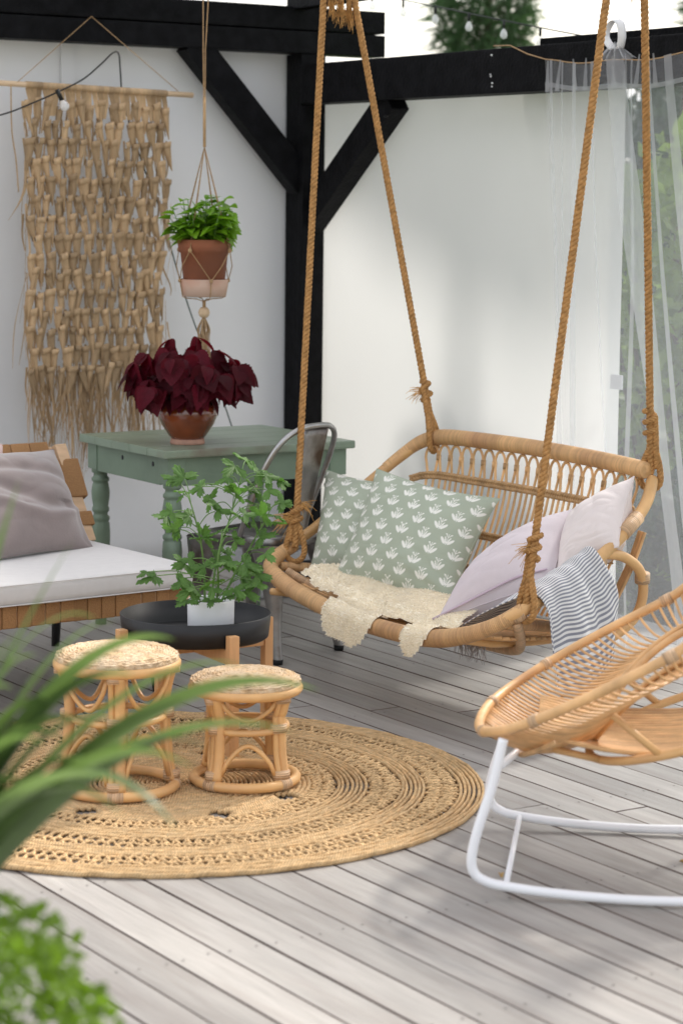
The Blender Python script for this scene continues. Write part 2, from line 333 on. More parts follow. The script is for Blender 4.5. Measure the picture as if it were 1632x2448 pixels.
g = G(); hexa = np.array([(math.cos(a)*.0035, math.sin(a)*.0035, 0) for a in np.linspace(0, 2*math.pi, 6, endpoint=False)])
xx = .06
while xx < 5.95:
    for yy in np.arange(3.0, 9.2, .6):
        for dx_ in (-.034, .034): g.add(hexa+np.array([xx+dx_+rng.normal(0, .002), yy+rng.normal(0, .004), .0016]), [tuple(range(6))])
    xx += PITCH
o = obj('screw_heads', g, M('screw', (.09, .08, .075), .6, .2), deck, False); o['kind'] = 'stuff'

# ------------------------------------------------------------------ pergola
pg = thing('pergola', 'black painted timber pergola frame with corner post, beams and diagonal braces', 'pergola', (5.5, 8.8, 0))
obj('post', box((5.437, 8.735, -.02), (5.563, 8.861, 2.268)), 'black', pg, False)
obj('post_cover', box((5.425, 8.70, -.0), (5.475, 8.733, 2.04)), 'black', pg, False)
obj('beam', box((2.2, 8.73, 2.27), (5.875, 8.86, 2.366), .006), 'black', pg, False)
obj('beam', box((2.2, 8.728, 2.372), (5.872, 8.858, 2.47), .006), 'black', pg, False)
obj('beam', box((5.43, 2.6, 2.05), (5.56, 8.73, 2.222), .006), 'black', pg, False)
obj('beam', box((5.68, 2.6, 2.09), (5.79, 7.35, 2.275), .006), 'black', pg, False)
obj('brace', beam((4.90, 8.78, 2.30), (5.47, 8.78, 1.70), .09, .12), 'black', pg, False)
obj('brace', beam((5.50, 8.09, 2.06), (5.50, 8.76, 1.53), .09, .12), 'black', pg, False)
obj('rafter', beam((5.42, 8.78, 2.52), (5.36, 3.2, 2.62), .07, .13), 'black', pg, False)
obj('rafter', beam((4.50, 8.86, 2.555), (4.53, 3.2, 2.555), .09, .15), 'black', pg, False)
obj('rafter', beam((3.30, 8.86, 2.555), (3.32, 3.2, 2.555), .09, .15), 'black', pg, False)
obj('cross_beam', beam((2.1, 3.15, 2.555), (5.7, 3.15, 2.555), .1, .15), 'black', pg, False)
obj('post', box((5.437, 3.09, -.02), (5.563, 3.21, 2.048)), 'black', pg, False)
obj('post', box((2.25, 8.735, -.02), (2.376, 8.861, 2.268)), 'black', pg, False)
for q in ((5.455, 8.728, 1.86), (5.455, 8.728, 1.72), (5.47, 8.728, 2.1), (5.425, 8.05, 1.98)):
    obj('bolt', lathe([(0, -.004), (.008, -.004), (.008, .004), (0, .004)], q, 10), 'bolt', pg)
# ------------------------------------------------------------------ wall and sheets
wl = thing('wall', 'smooth white panel wall behind the woven hanging', 'wall', (4, 8.9, 0))
for i, (a, b) in enumerate(((1.2, 3.985), (3.990, 5.60))):
    P = np.array([[(x, 8.885+.004*math.sin(2*x+z), z) for x in np.linspace(a, b, 26)] for z in np.linspace(-.02, 2.40, 16)])
    p_ = obj('panel', grid(P), 'whitewall', wl); p_.modifiers.new('t', 'SOLIDIFY').thickness = .01
obj('joint_strip', box((3.972, 8.868, -.02), (4.004, 8.880, 2.3), .002), 'whitewall', wl, False)
obj('strap', box((4.335, 8.862, 2.02), (4.395, 8.872, 2.27), .002), 'whitewall', wl, False)
def sheet_x(y, z):
    return 5.585+.006*math.sin(5*y+.8*math.sin(2*z))+.003*math.sin(11*y+1.3*z)*(1-z/3)
P = np.array([[(sheet_x(y, z), y-.035*(2.1-z)*max(0, (7.2-y))/.5*.4, z) for y in np.linspace(6.71, 8.86, 90)] for z in np.linspace(.01, 2.10, 40)])
sh = tag(obj('fabric_sheet', grid(P), 'sheet'), 'white translucent cloth sheet hung under the beam behind the rattan swing', 'sheet')
g = box((5.555, 6.64, .94), (5.56, 6.71, .995), .002); obj('tie_tab', g, 'ribbon', sh, False)
for q in range(6):
    c_ = np.array([5.4265, 7.33+rng.normal(0, .014), 2.062+.15*rng.random()**1.6]); a_ = np.linspace(0, 2*math.pi, 7, endpoint=False)
    obj('paint_chip', G().add([c_+np.array([0, math.cos(a)*rng.uniform(.0015, .009), math.sin(a)*rng.uniform(.001, .006)]) for a in a_], [tuple(range(7))]), 'ribbon', pg, False)
# clear film and tulle
P = np.array([[(5.63+.02*math.sin(7*y+z)+.012*math.sin(19*y-2*z), y, z) for y in np.linspace(3.4, 6.78, 80)] for z in np.linspace(0, 2.1, 30)])
fl = tag(obj('plastic_sheet', grid(P), 'film'), 'clear crinkled plastic sheet hung in front of the garden shrubs', 'plastic sheet')
cu = thing('curtain', 'sheer white tulle curtain gathered on a cord under the black beam', 'curtain', (5.42, 6.2, .02))
def cur(a, h, off=0):   # a 0..1 along the cord, h 0 top .. 1 bottom
    y0 = 6.96-2.6*a; y1 = 6.72-3.3*a; sag = 2.165-.02*math.sin(a*9)-.018*(1-math.cos(a*40))*.3
    f = math.sin(a*64+2*math.sin(a*9))*.6+math.sin(a*31+1+h*2)*.4
    return (5.405-off+(.012+.045*h)*f*(.35+.65*min(1, h*3)), y0+(y1-y0)*h**1.15, sag*(1-h)+.03*h)
A = np.linspace(0, 1, 320); Hh = np.concatenate([np.linspace(0, .05, 5), np.linspace(.06, 1, 60)])
obj('panel', grid(np.array([[cur(a, h) for a in A] for h in Hh])), 'tulle', cu)
for a0, a1, b0, b1 in ((.150, .185, .205, .262), (.27, .285, .30, .33), (.345, .352, .36, .369), (.40, .425, .44, .48), (.52, .54, .56, .60), (.075, .082, .05, .06), (.02, .026, .0, .008), (.05, .054, .03, .035), (.235, .242, .26, .27), (.31, .318, .335, .345), (.455, .462, .49, .50), (.49, .51, .51, .55), (.2, .204, .125, .131), (.115, .122, .098, .104)):
    P = np.array([[cur(a0+(a1-a0)*s+(b0-a0+(b1-b0-a1+a0)*s)*h, h, .022+.055*h) for s in np.linspace(0, 1, 8)] for h in Hh])
    obj('fold', grid(P), 'tulle2', cu)
P = np.array([[np.array(cur(a, h, .004)) for a in A] for h in (.040, .048)]); obj('casing_tape', grid(P), 'tulle2', cu)
cp = [cur(a, 0) for a in np.linspace(0, 1, 40)]; obj('cord', tube([(5.425, 7.31, 2.232), (5.422, 7.2, 2.228), (5.415, 7.08, 2.19)]+cp, .0025, 5), 'twine', cu)
rb_ = smooth_path([(5.41, 6.57, 2.185), (5.40, 6.60, 2.225), (5.40, 6.585, 2.262), (5.40, 6.55, 2.285), (5.40, 6.52, 2.27), (5.405, 6.515, 2.225), (5.41, 6.53, 2.185)], 36)
obj('tie_bow', grid(np.array([[q+np.array([.014*s_, -.006*s_, .003*s_]) for s_ in (-1, -.3, .3, 1)] for q in rb_])), 'ribbon', cu).modifiers.new('t', 'SOLIDIFY').thickness = .0015
P = np.array([[(5.398-.012*math.sin(s*31)*(1-h*.6), 6.545+(s-.5)*(.25-.20*h), 2.145+.062*h-.012*abs(2*s-1)*h+.004*math.sin(s*25)) for s in np.linspace(0, 1, 40)] for h in np.linspace(0, 1, 8)]); obj('heading_peak', grid(P), 'tulle2', cu)
for q in range(9): y_ = 6.93-.075*q; obj('gather', grid(np.array([[(5.396, y_+s_*(.004+.010*h)+.02*h*math.sin(q*2.1), 2.158-.115*h) for s_ in (-1, 0, 1)] for h in np.linspace(0, 1, 5)])), 'tulle2', cu)

# ------------------------------------------------------------------ swing
th = R(3); SO = np.array([4.17, 6.10, 0]); SW = np.array([math.sin(th), -math.cos(th), 0]); SN = np.array([math.cos(th), math.sin(th), 0])
def S(p):
    p = np.asarray(p, float); return SO+p[..., 0:1]*SW+p[..., 1:2]*SN+p[..., 2:3]*np.array([0, 0, 1.])
sw = thing('hanging_seat', 'two-seat rattan swing hung on four thick ropes in front of the cloth sheet', 'swing', (4.4, 6.1, .25))
rim = smooth_path([(-.715, .10, .425), (-.71, .03, .395), (-.665, -.035, .365), (-.54, -.085, .345), (-.33, -.125, .318), (-.08, -.145, .295), (.17, -.155, .287), (.38, -.155, .295), (.52, -.135, .322), (.62, -.09, .365), (.685, -.035, .42)], 90)
rr = np.interp(np.linspace(0, 1, len(rim)), [0, .12, .3, .75, .9, 1], [.023, .026, .029, .029, .024, .021])
obj('front_rim', tube(S(rim), rr, 14), 'wrap', sw)
larm = smooth_path([(-.70, -.0, .385), (-.725, .09, .425), (-.735, .2, .475), (-.695, .36, .60), (-.65, .46, .69), (-.61, .53, .752)], 40)
rarm = smooth_path([(.645, -.075, .385), (.69, -.02, .425), (.665, .14, .475), (.635, .30, .535), (.615, .45, .62), (.585, .55, .69), (.545, .615, .76)], 48)
obj('arm', tube(S(larm), .0185, 12), 'rattan_pale', sw); ra = obj('arm', tube(S(rarm), .0195, 12), 'rattan_pale', sw)
rail = smooth_path([(-.655, .45, .685), (-.625, .515, .74), (-.58, .56, .782), (-.50, .59, .802), (-.33, .605, .806), (-.08, .615, .806), (.17, .61, .802), (.36, .60, .797), (.50, .59, .791), (.53, .588, .789), (.546, .587, .788)], 80)
rr2 = np.interp(np.linspace(0, 1, len(rail)), [0, .12, .3, .9, .965, .985, 1], [.018, .022, .028, .029, .026, .019, .004])
obj('top_rail', tube(S(rail), rr2, 14), 'wrap', sw)
def curve_u(path):
    return lambda u: np.array([np.interp(u, path[:, 0], path[:, i]) for i in (1, 2)])
ru = curve_u(rail[np.argsort(rail[:, 0])])
def back(u, t):      # t 1 at the rail .. 0 at the seat
    k = min(1, abs(u)/.62); vt, zt = ru(max(-.62, min(.53, u))); zb = .285+.05*k**3; vb = .43-.04*k**2
    zz = zb+(zt-.015-zb)*t; vv = vb+(vt-vb)*(1-(1-t)**1.9); sq = 1+.10*t-.06
    return np.array([u*sq, vv, zz])
NA = 19; u0, u1 = -.56, .49; sp_ = (u1-u0)/NA
tb = .745; tn = .885
for i in range(NA):
    c = u0+sp_*(i+.5); pts = []
    jit = rng.normal(0, .0012, 2)
    for t in np.linspace(0, tb, 8): pts.append(back(c-sp_*.25+jit[0], t))
    for t in np.linspace(tb, tn, 6)[1:]: f = (t-tb)/(tn-tb); pts.append(back(c-sp_*(.25+.20*f), t))
    for a in np.linspace(math.pi, 0, 9)[1:-1]: pts.append(back(c+sp_*.45*math.cos(a), tn+.085*math.sin(a)))
    for t in np.linspace(tn, tb, 6)[:-1]: f = (t-tb)/(tn-tb); pts.append(back(c+sp_*(.25+.20*f), t))
    for t in np.linspace(tb, 0, 8): pts.append(back(c+sp_*.25+jit[1], t))
    obj('back_cane', tube(S(np.array(pts)), .0048, 6), 'rattan', sw)
    if i: obj('binding', tube(S(np.array([back(u0+sp_*i, tn-.03), back(u0+sp_*i, tn+.012)])), .0105, 8, flat=.7), 'rattan_dark' if i % 3 else 'rattan', sw)
    q = back(c, .965); obj('binding', tube(S(np.array([q+np.array([0, 0, -.004]), q+np.array([0, .006, .03])])), .0045, 6), 'rattan_pale', sw)
for tt, ua, ub in ((tb, -.60, .50), (.40, -.58, .48), (.18, -.56, .46)):
    p_ = S(np.array([back(u, tt)-np.array([0, .004, 0]) for u in np.linspace(ua, ub, 40)]))
    obj('woven_band', braid(p_, -SN, .0105, .0052, .036), 'rattan_dark', sw)
# seat canes run along the width
def seat(u, v):
    k = min(1, abs(u)/.68); return np.array([u, v, .272+.055*k**3+.03*max(0, -v/.15)-.012*math.sin(max(0, v)/.45*math.pi)])
for i, v in enumerate(np.linspace(-.105, .42, 27)):
    hw = .66*math.sqrt(max(.05, 1-((v-.16)/.34)**4)) if v < .16 else .655-.10*(v-.16)/.3
    us = np.linspace(-hw, hw*.97, 22); obj('seat_cane', tube(S(np.array([seat(u, v)+np.array([0, rng.normal(0, .0012), 0]) for u in us])), .0056, 6), 'rattan', sw)
for u in (-.52, -.26, .0, .26, .5):
    p_ = S(np.array([seat(u, v)+np.array([0, 0, -.014]) for v in np.linspace(-.13, .43, 14)])); obj('seat_bearer', tube(p_, .012, 8), 'rattan_pale', sw)
    q = np.array([seat(u+.012*(-1)**j, v)+np.array([0, 0, .005]) for j, v in enumerate(np.linspace(-.11, .42, 54))]); obj('lacing', tube(S(q), .0022, 4), 'rattan', sw)
obj('side_rail', tube(S(smooth_path([(-.685, .02, .36), (-.66, .16, .345), (-.62, .3, .325), (-.57, .43, .31)], 20)), .017, 10), 'wrap', sw)
obj('side_rail', tube(S(smooth_path([(.64, -.06, .37), (.64, .12, .345), (.60, .3, .325), (.55, .43, .31)], 20)), .017, 10), 'wrap', sw)
obj('side_loop', tube(S(smooth_path([(.625, .33, .55), (.625, .42, .535), (.615, .50, .485), (.60, .535, .41), (.585, .52, .33), (.57, .44, .27), (.55, .33, .245)], 40)), .0165, 10), 'rattan_pale', sw)
obj('side_loop', tube(S(smooth_path([(-.71, .28, .535), (-.70, .40, .515), (-.68, .47, .45), (-.66, .47, .37), (-.63, .40, .30)], 30)), .0165, 10), 'rattan_pale', sw)
obj('bottom_rail', tube(S(smooth_path([(.665, -.045, .375), (.60, .03, .30), (.50, .09, .25), (.3, .12, .235), (0, .13, .23), (-.3, .12, .24), (-.55, .09, .29), (-.66, .03, .345)], 60)), .016, 10), 'wrap_pale', sw)
obj('bottom_rail', tube(S(smooth_path([(.56, .40, .28), (.3, .38, .245), (0, .38, .24), (-.3, .38, .245), (-.55, .40, .29)], 40)), .016, 10), 'wrap', sw)
for a, b in ((((.622, .33, .53)), (.640, .27, .515)), ((.602, .50, .652), (.622, .42, .607)), ((.60, .53, .44), (.605, .525, .47)), ((.685, -.03, .41), (.66, -.055, .395))):
    m_ = (np.array(a)+np.array(b))/2; obj('binding', tube(S(np.array([a, b])), .0245, 12), 'wrap_pale', sw)
m_ = smooth_path([(.6, .55, .60), (.585, .52, .5), (.56, .47, .38), (.53, .43, .30)], 20)
for k in range(4): obj('side_cane', tube(S(m_+np.array([-.012*k, .004*k-.015, 0])), .006, 6), 'rattan', sw)
# ropes
TOPS = {'fl': (4.435, 6.983, 2.33), 'rl': (4.555, 6.965, 2.33), 'fr': (4.45, 5.43, 2.30), 'rr': (4.585, 5.43, 2.30)}
ATT = {'fl': (-.675, .075, .425), 'rl': (-.535, .575, .80), 'rr': (.535, .615, .775), 'fr': (.69, -.028, .435)}
for key in ('fl', 'rl', 'fr', 'rr'):
    a = S(np.array(ATT[key])); t_ = np.array(TOPS[key]); d = t_-a; L_ = np.linalg.norm(d); d /= L_
    sx = -1 if key[0] == 'f' else 1
    topb = [(t_[0], t_[1], 2.40), (4.515+sx*.062, t_[1], 2.50), (4.515+sx*.062, t_[1], 2.62), (4.515, t_[1], 2.648)]
    p_ = [a+d*L_*s for s in np.linspace(.0, 1, 12)]; bow = np.array([0, 0, 0.])
    pth = smooth_path(np.array(p_+topb), 90)
    ro = obj('rope', twist(pth, .0122, .046), 'rope', sw)
    side = np.cross(d, [0, 0, 1]); side /= np.linalg.norm(side)+1e-9
    # the loop round the cane and the doubled tail above it
    e = S(np.array(ATT[key])+np.array([0, 0, -.03])); lp = [a+d*.09, a+side*.030+d*.02, a+side*.030-np.array([0, 0, .03]), a-np.array([0, 0, .052]), a-side*.030-np.array([0, 0, .03]), a-side*.028+d*.03, a-side*.010+d*.10]
    obj('loop', twist(smooth_path(lp, 40), .0105, .036), 'rope', ro)
    kl = {'fl': .10, 'rl': .16, 'fr': .17, 'rr': .17}[key]
    kp = a+d*kl; ky = []
    for q in np.linspace(0, 4.4*math.pi, 30): ky.append(kp+d*(.018*q/math.pi-.035)+(side*math.cos(q)+np.cross(d, side)*math.sin(q))*.017)
    tail = a-side*.012+d*.02
    obj('tail', twist(smooth_path([a-side*.02+d*.02, a-side*.018+d*kl*.5, a-side*.016+d*(kl+.02)], 20), .0105, .036), 'rope', ro)
    obj('knot', twist(np.array(ky), .0085, .03), 'rope', ro)
    fd = {'fl': -rt.x, 'rl': -rt.x, 'fr': -rt.x, 'rr': .2}[key]
    dirn = np.array([rt.x, rt.y, 0])*(-1 if key in ('fl', 'rl', 'fr') else .6)+np.array([0, 0, .15])
    if key != 'rr': obj('frayed_end', fray(kp+dirn*.012, dirn, 60 if key == 'fl' else 34, .065 if key == 'fl' else .045, .0014, .5, seed=ord(key[0])), 'fibre', ro)
    if key == 'fl': obj('frayed_end', fray(kp+d*.05+np.array([rt.x, rt.y, 0])*.018, np.array([rt.x, rt.y, -.3]), 40, .035, .0014, .6, seed=5), 'fibre', ro)
for y_ in (6.975, 5.43):       # turns round the rafter with hanging frayed tails
    hx = [(4.515+.066*math.cos(q)*(1 if abs(math.cos(q)) > .3 else 1), y_+.012*q-.04, 2.555+.093*math.sin(q)) for q in np.linspace(-.5*math.pi, 3.5*math.pi, 50)]
    wr = obj('rafter_wrap', twist(np.array(hx), .0115, .046), 'rope', sw)
    for j, xx in enumerate((4.465, 4.50, 4.535)):
        ro = obj('rope_tail', twist(np.array([(xx, y_+.01*j, 2.46), (xx+.004, y_, 2.38-.012*j), (xx+.002, y_, 2.335-.015*j)]), .011, .04), 'rope', sw)
        obj('frayed_end', fray((xx+.002, y_, 2.335-.015*j), (0, 0, -1), 50, .045, .0016, .22, seed=j+3), 'fibre', ro)

# ------------------------------------------------------------------ cushions
def cushion(corners, thick, seed, n=90, pinch=.085, wr=.010, wsc=7, droop=0, fat=.60, fold=None):
    c = [np.asarray(q, float) for q in corners]; s = np.linspace(-1, 1, n); X, Y = np.meshgrid(s, s)
    a = (1+X)/2; b = (1+Y)/2                       # Y from top (-1) to bottom (1)
    base = ((1-a)*(1-b))[..., None]*c[0]+(a*(1-b))[..., None]*c[1]+(a*b)[..., None]*c[2]+((1-a)*b)[..., None]*c[3]
    cen = sum(c)/4
    e = pinch*(X**2*(1-Y**2)+Y**2*(1-X**2)); base = base+(cen-base)*e[..., None]
    nr = np.cross(c[1]-c[0], c[3]-c[0]); nr /= np.linalg.norm(nr)
    prof = ((1-np.abs(X)**2.6)*(1-np.abs(Y)**2.6)).clip(0)**fat
    W = np.linalg.norm(c[1]-c[0]); Hh_ = np.linalg.norm(c[3]-c[0])
    pl = np.stack([X*W/2, Y*Hh_/2, np.zeros_like(X)], -1)
    warp = pl+.03*vnoise(pl, 6, seed+4).reshape(n, n)[..., None]
    n1 = vnoise(warp*np.array([1, 1.0, 1]), wsc, seed).reshape(n, n); n2 = vnoise(warp*np.array([.6, 1.6, 1]), wsc*2.1, seed+9).reshape(n, n)
    edge = (1-np.maximum(np.abs(X), np.abs(Y))**6)
    wk = (wr*(1-2*np.abs(n1))+.5*wr*(1-2*np.abs(n2)))*edge
    if fold is not None: wk = wk+fold(X, Y)*edge
    F1 = base+nr[None, None]*((thick/2)*prof+wk)[..., None]; B1 = base-nr[None, None]*((thick/2)*prof-.3*wk)[..., None]
    sag = np.array([0, 0, -1.])*droop
    F1 = F1+sag*((1+Y)/2*prof)[..., None]*0
    return X*W/2, Y*Hh_/2, F1, B1
def cushion_obj(name, corners, thick, seed, mat, label, cat='cushion', par=None, group=None, motif=None, **kw):
    x, y, F1, B1 = cushion(corners, thick, seed, **kw); g = grid(F1); grid(B1[:, ::-1], g)
    o = obj(name, g, mat, par)
    if motif is not None:
        at = o.data.attributes.new('print', 'FLOAT', 'POINT'); v = motif(x, -y); at.data.foreach_set('value', np.concatenate([v.ravel(), motif(x, -y)[:, ::-1].ravel()]))
    if par is None: tag(o, label, cat, group)
    # piped edge
    ring = np.concatenate([F1[0, :-1], F1[:-1, -1], F1[-1, ::-1][:-1], F1[::-1, 0][:-1]])
    obj('seam', tube(ring[::2], .0022, 5, closed=True), mat, o)
    return o
def motif(x, y):
    dx, dy = .086, .0495; r = np.floor(y/dy+.5); ox = (r % 2)*dx/2; k = np.floor((x-ox)/dx+.5)
    lx = (x-ox-k*dx)/.056; ly = (y-r*dy)/.064; ax = np.abs(lx); v = np.zeros_like(x)
    def el(cx, cy, ra, rb, an):
        c, s = math.cos(an), math.sin(an); u_ = (ax-cx)*c+(ly-cy)*s; w_ = -(ax-cx)*s+(ly-cy)*c; return np.clip((1-(u_/ra)**2-(w_/rb)**2)*5, 0, 1)
    for a in ((.25, -.08, .27, .090, R(48)), (.105, -.02, .23, .046, R(70)), (.0, .06, .024, .40, 0), (0, .44, .045, .075, 0), (.17, .36, .050, .085, R(-40)), (0, -.44, .06, .055, 0), (.09, .25, .12, .022, R(48))): v = np.maximum(v, el(*a))
    return v
def print_mat():
    m = M('sage_print', (.36, .395, .305), .85, .05, 12, bump=.12, bscale=300); t = m.node_tree; l = t.links.new; p = t.nodes['Principled BSDF']
    src = p.inputs['Base Color'].links[0].from_socket; at = N(t, 'ShaderNodeAttribute', attribute_name='print'); mx = N(t, 'ShaderNodeMixRGB'); mx.inputs['Color2'].default_value = (.76, .745, .68, 1)
    l(at.outputs['Fac'], mx.inputs['Fac']); l(src, mx.inputs['Color1']); l(mx.outputs[0], p.inputs['Base Color']); return m
MT['print'] = print_mat()
def fold_big(X, Y): return .016*np.exp(-((Y-.15-.55*X)/.10)**2)*(X > -.2)*np.clip(X+.2, 0, 1)-.014*np.exp(-((Y-.38-.50*X)/.09)**2)*np.clip(X+.2, 0, 1)+.010*np.exp(-((Y-.62-.3*X)/.08)**2)*np.clip(X+.3, 0, 1)
Sq = lambda *q: [S(np.array(p)) for p in q]
cushion_obj('cushion', Sq((-.655, .42, .64), (-.284, .50, .63), (-.17, .36, .36), (-.535, .34, .34)), .16, 21, 'print', 'sage cushion with white flower print mostly hidden behind the other two', n=150, motif=motif)
cushion_obj('cushion', Sq((-.79, .29, .672), (-.50, .42, .645), (-.345, .20, .345), (-.625, .10, .335)), .17, 22, 'print', 'smaller sage cushion with white flower print leaning on the left arm', n=190, motif=motif, wr=.012)
cushion_obj('cushion', Sq((-.457, .265, .712), (-.010, .445, .645), (.125, .135, .325), (-.425, .045, .325)), .21, 23, 'print', 'large front sage cushion with white flower print standing on the sheepskin', n=240, motif=motif, wr=.013, wsc=6, fold=lambda X, Y: 1.5*fold_big(X, Y))
lil = cushion_obj('cushion', Sq((.215, .25, .49), (.385, .455, .665), (.55, .19, .46), (.285, -.065, .315)), .19, 24, 'lilac', 'pale lilac linen cushion slumped against the striped blanket', n=120, wr=.020, wsc=6)
P_ = S(np.array([(.285, -.065, .33), (.38, .03, .405), (.46, .12, .47), (.52, .2, .50)])); obj('flange', tube(smooth_path(P_, 20), .004, 5), 'seam', lil)
blu = cushion_obj('cushion', Sq((.33, .44, .625), (.55, .53, .775), (.655, .37, .575), (.52, .235, .475)), .13, 25, 'blush', 'blush white cushion with gathered ruffle wedged by the right arm', n=120, wr=.020, wsc=10)
# ------------------------------------------------------------------ sheepskin
rimf = lambda u: np.array([np.interp(u, rim[:, 0][3:], rim[:, i][3:]) for i in (1, 2)])
def fl_edge(u):     # how far the skin hangs below the rim
    a = .125*math.exp(-((u+.02)/.15)**6)+.115*math.exp(-((u-.345)/.07)**4)
    return a-.03+.006*math.sin(31*u)+.003*math.sin(77*u)
def fl_pos(u, s):
    vr, zr = rimf(u); 
    if s < 0: v = vr+.01-s; z = max(seat(u, v)[2]+.016, zr+.036+.16*min(-s, .25)-.02*math.sin(min(1, -s/.1)*math.pi)); return np.array([u, v, z+.005*math.sin(23*u+9*v)])
    if s < .06: a = s/.06*math.pi*.5; return np.array([u, vr+.01-.045*math.sin(a), zr-.008+.044*math.cos(a)])
    return np.array([u, vr-.037-.015*math.sin((s-.06)*20), zr-.008-(s-.06)])
us = np.linspace(-.50, .44, 90); ss = np.linspace(-.34, .20, 60); V = []; idx = {}; F = []
for i, u in enumerate(us):
    for j, s in enumerate(ss):
        kk = (u+.03)/.47; lim = -.33*math.sqrt(max(0, 1-abs(kk)**3)) if abs(kk) < 1 else 0
        ok = s < fl_edge(u)+.06*0+(.03 if fl_edge(u) > .02 else 0) and s > lim and (fl_edge(u) > .0 or s < -.02+fl_edge(u))
        if ok: idx[i, j] = len(V); V.append(S(fl_pos(u, s)))
for i in range(len(us)-1):
    for j in range(len(ss)-1):
        q = [(i, j), (i+1, j), (i+1, j+1), (i, j+1)]
        if all(k in idx for k in q): F.append([idx[k] for k in q])
g = G().add(V, F); fl_o = tag(obj('sheepskin', g, 'fleece'), 'cream sheepskin draped over the seat and front rim of the rattan swing', 'sheepskin')
VV = np.array(V); FA = np.array(F); ga = G(); rg = np.random.default_rng(5)
fc = rg.integers(0, len(FA), 34000); bw = rg.dirichlet((1, 1, 1, 1), 34000); base = (VV[FA[fc]]*bw[..., None]).sum(1)
e1 = VV[FA[fc][:, 1]]-VV[FA[fc][:, 0]]; e2 = VV[FA[fc][:, 3]]-VV[FA[fc][:, 0]]; nn = np.cross(e1, e2); nn /= np.linalg.norm(nn, axis=1)[:, None]; cc = np.array([0, 0, 1.]); 
fwd = np.array([-1., -.0, .35]); sg = np.sign((nn@fwd)); nn *= sg[:, None]
tang = rg.normal(0, 1, nn.shape); tang -= nn*(tang*nn).sum(1)[:, None]; tang /= np.linalg.norm(tang, axis=1)[:, None]; bt = np.cross(nn, tang)
L_ = rg.uniform(.004, .0085, 34000)[:, None]; wd = .0013; cl = np.array([-.6, -.15, -.6])
p0 = base-bt*wd; p1 = base+bt*wd; m0 = base+nn*L_*.6+tang*L_*.25-bt*wd*.8+cl*L_*.1; m1 = m0+bt*wd*1.6; tp = base+nn*L_*.75+tang*L_*.75+cl*L_*.4
VT = np.stack([p0, p1, m1, m0, tp], 1).reshape(-1, 3); FT = []
for i in range(34000): FT += [(5*i, 5*i+1, 5*i+2, 5*i+3), (5*i+3, 5*i+2, 5*i+4)]
wo_ = obj('wool', G().add(VT, FT), 'wool', fl_o); wo_['kind'] = 'stuff'
# ------------------------------------------------------------------ blanket
CN = np.array([[(.40, -.055, .315), (.44, .08, .35), (.43, .22, .40), (.44, .34, .44)], [(.555, -.062, .395), (.565, .08, .455), (.56, .21, .50), (.57, .33, .535)],
 [(.68, -.006, .462), (.675, .10, .492), (.655, .21, .528), (.635, .33, .575)], [(.745, .015, .42), (.735, .11, .43), (.715, .24, .465), (.682, .37, .52)],
 [(.762, .02, .315), (.755, .13, .33), (.735, .27, .36), (.695, .42, .43)], [(.772, .04, .175), (.762, .14, .16), (.742, .28, .19), (.705, .40, .30)]])
CN[:, 3, 1] *= .82; CN[:, 2, 1] *= .93; CN[3:, :, 0] -= .018
rows = np.stack([smooth_path(CN[:, j], 100) for j in range(4)], 1); P = np.stack([smooth_path(r_, 60) for r_ in rows]); a_, b_ = P.shape[:2]
UV = np.zeros((a_, b_, 2)); UV[..., 0] = np.linspace(0, .50, a_)[:, None]+.010*np.sin(np.linspace(0, 5, b_))[None]; UV[..., 1] = np.linspace(0, .38, b_)[None]
ff = np.linspace(0, 1, a_)[:, None]; gg = np.linspace(0, 1, b_)[None]
wv = (.013*np.sin(gg*13+ff*3)+.004*np.sin(gg*31-ff*5))*np.clip(ff*1.6-.3, 0, 1); P[..., 0] += wv; P[..., 2] += .004*np.sin(gg*30+ff*9)*(1-ff)
bl_m = M('striped_cotton', (.70, .68, .66), .9, .05, 30, bump=.2, bscale=300); t = bl_m.node_tree; p = t.nodes['Principled BSDF']; l = t.links.new
src = p.inputs['Base Color'].links[0].from_socket; tc = N(t, 'ShaderNodeTexCoord'); sx = N(t, 'ShaderNodeSeparateXYZ'); mu = N(t, 'ShaderNodeMath', operation='MULTIPLY'); mu.inputs[1].default_value = 2*math.pi/.0125
sn = N(t, 'ShaderNodeMath', operation='SINE'); mr = N(t, 'ShaderNodeMapRange'); mr.inputs[1].default_value = -.25; mr.inputs[2].default_value = .25; mx = N(t, 'ShaderNodeMixRGB'); mx.inputs['Color2'].default_value = (.235, .24, .275, 1)
l(tc.outputs['UV'], sx.inputs[0]); l(sx.outputs[0], mu.inputs[0]); l(mu.outputs[0], sn.inputs[0]); l(sn.outputs[0], mr.inputs[0]); l(mr.outputs[0], mx.inputs['Fac']); l(src, mx.inputs['Color1']); l(mx.outputs[0], p.inputs['Base Color'])
bl = tag(obj('blanket', grid(S(P), uv=UV), bl_m), 'grey and white striped throw hanging over the right arm of the swing', 'blanket'); bl.modifiers.new('t', 'SOLIDIFY').thickness = .004
fg = G()
for i, u in enumerate(np.linspace(.30, .42, 7)): fray(S(np.array((u+.02, .01, .262))), (0, 0, -1), 9, .035, .0016, .35, g=fg, seed=i)
obj('tassel_fringe', fg, 'fringe', bl)

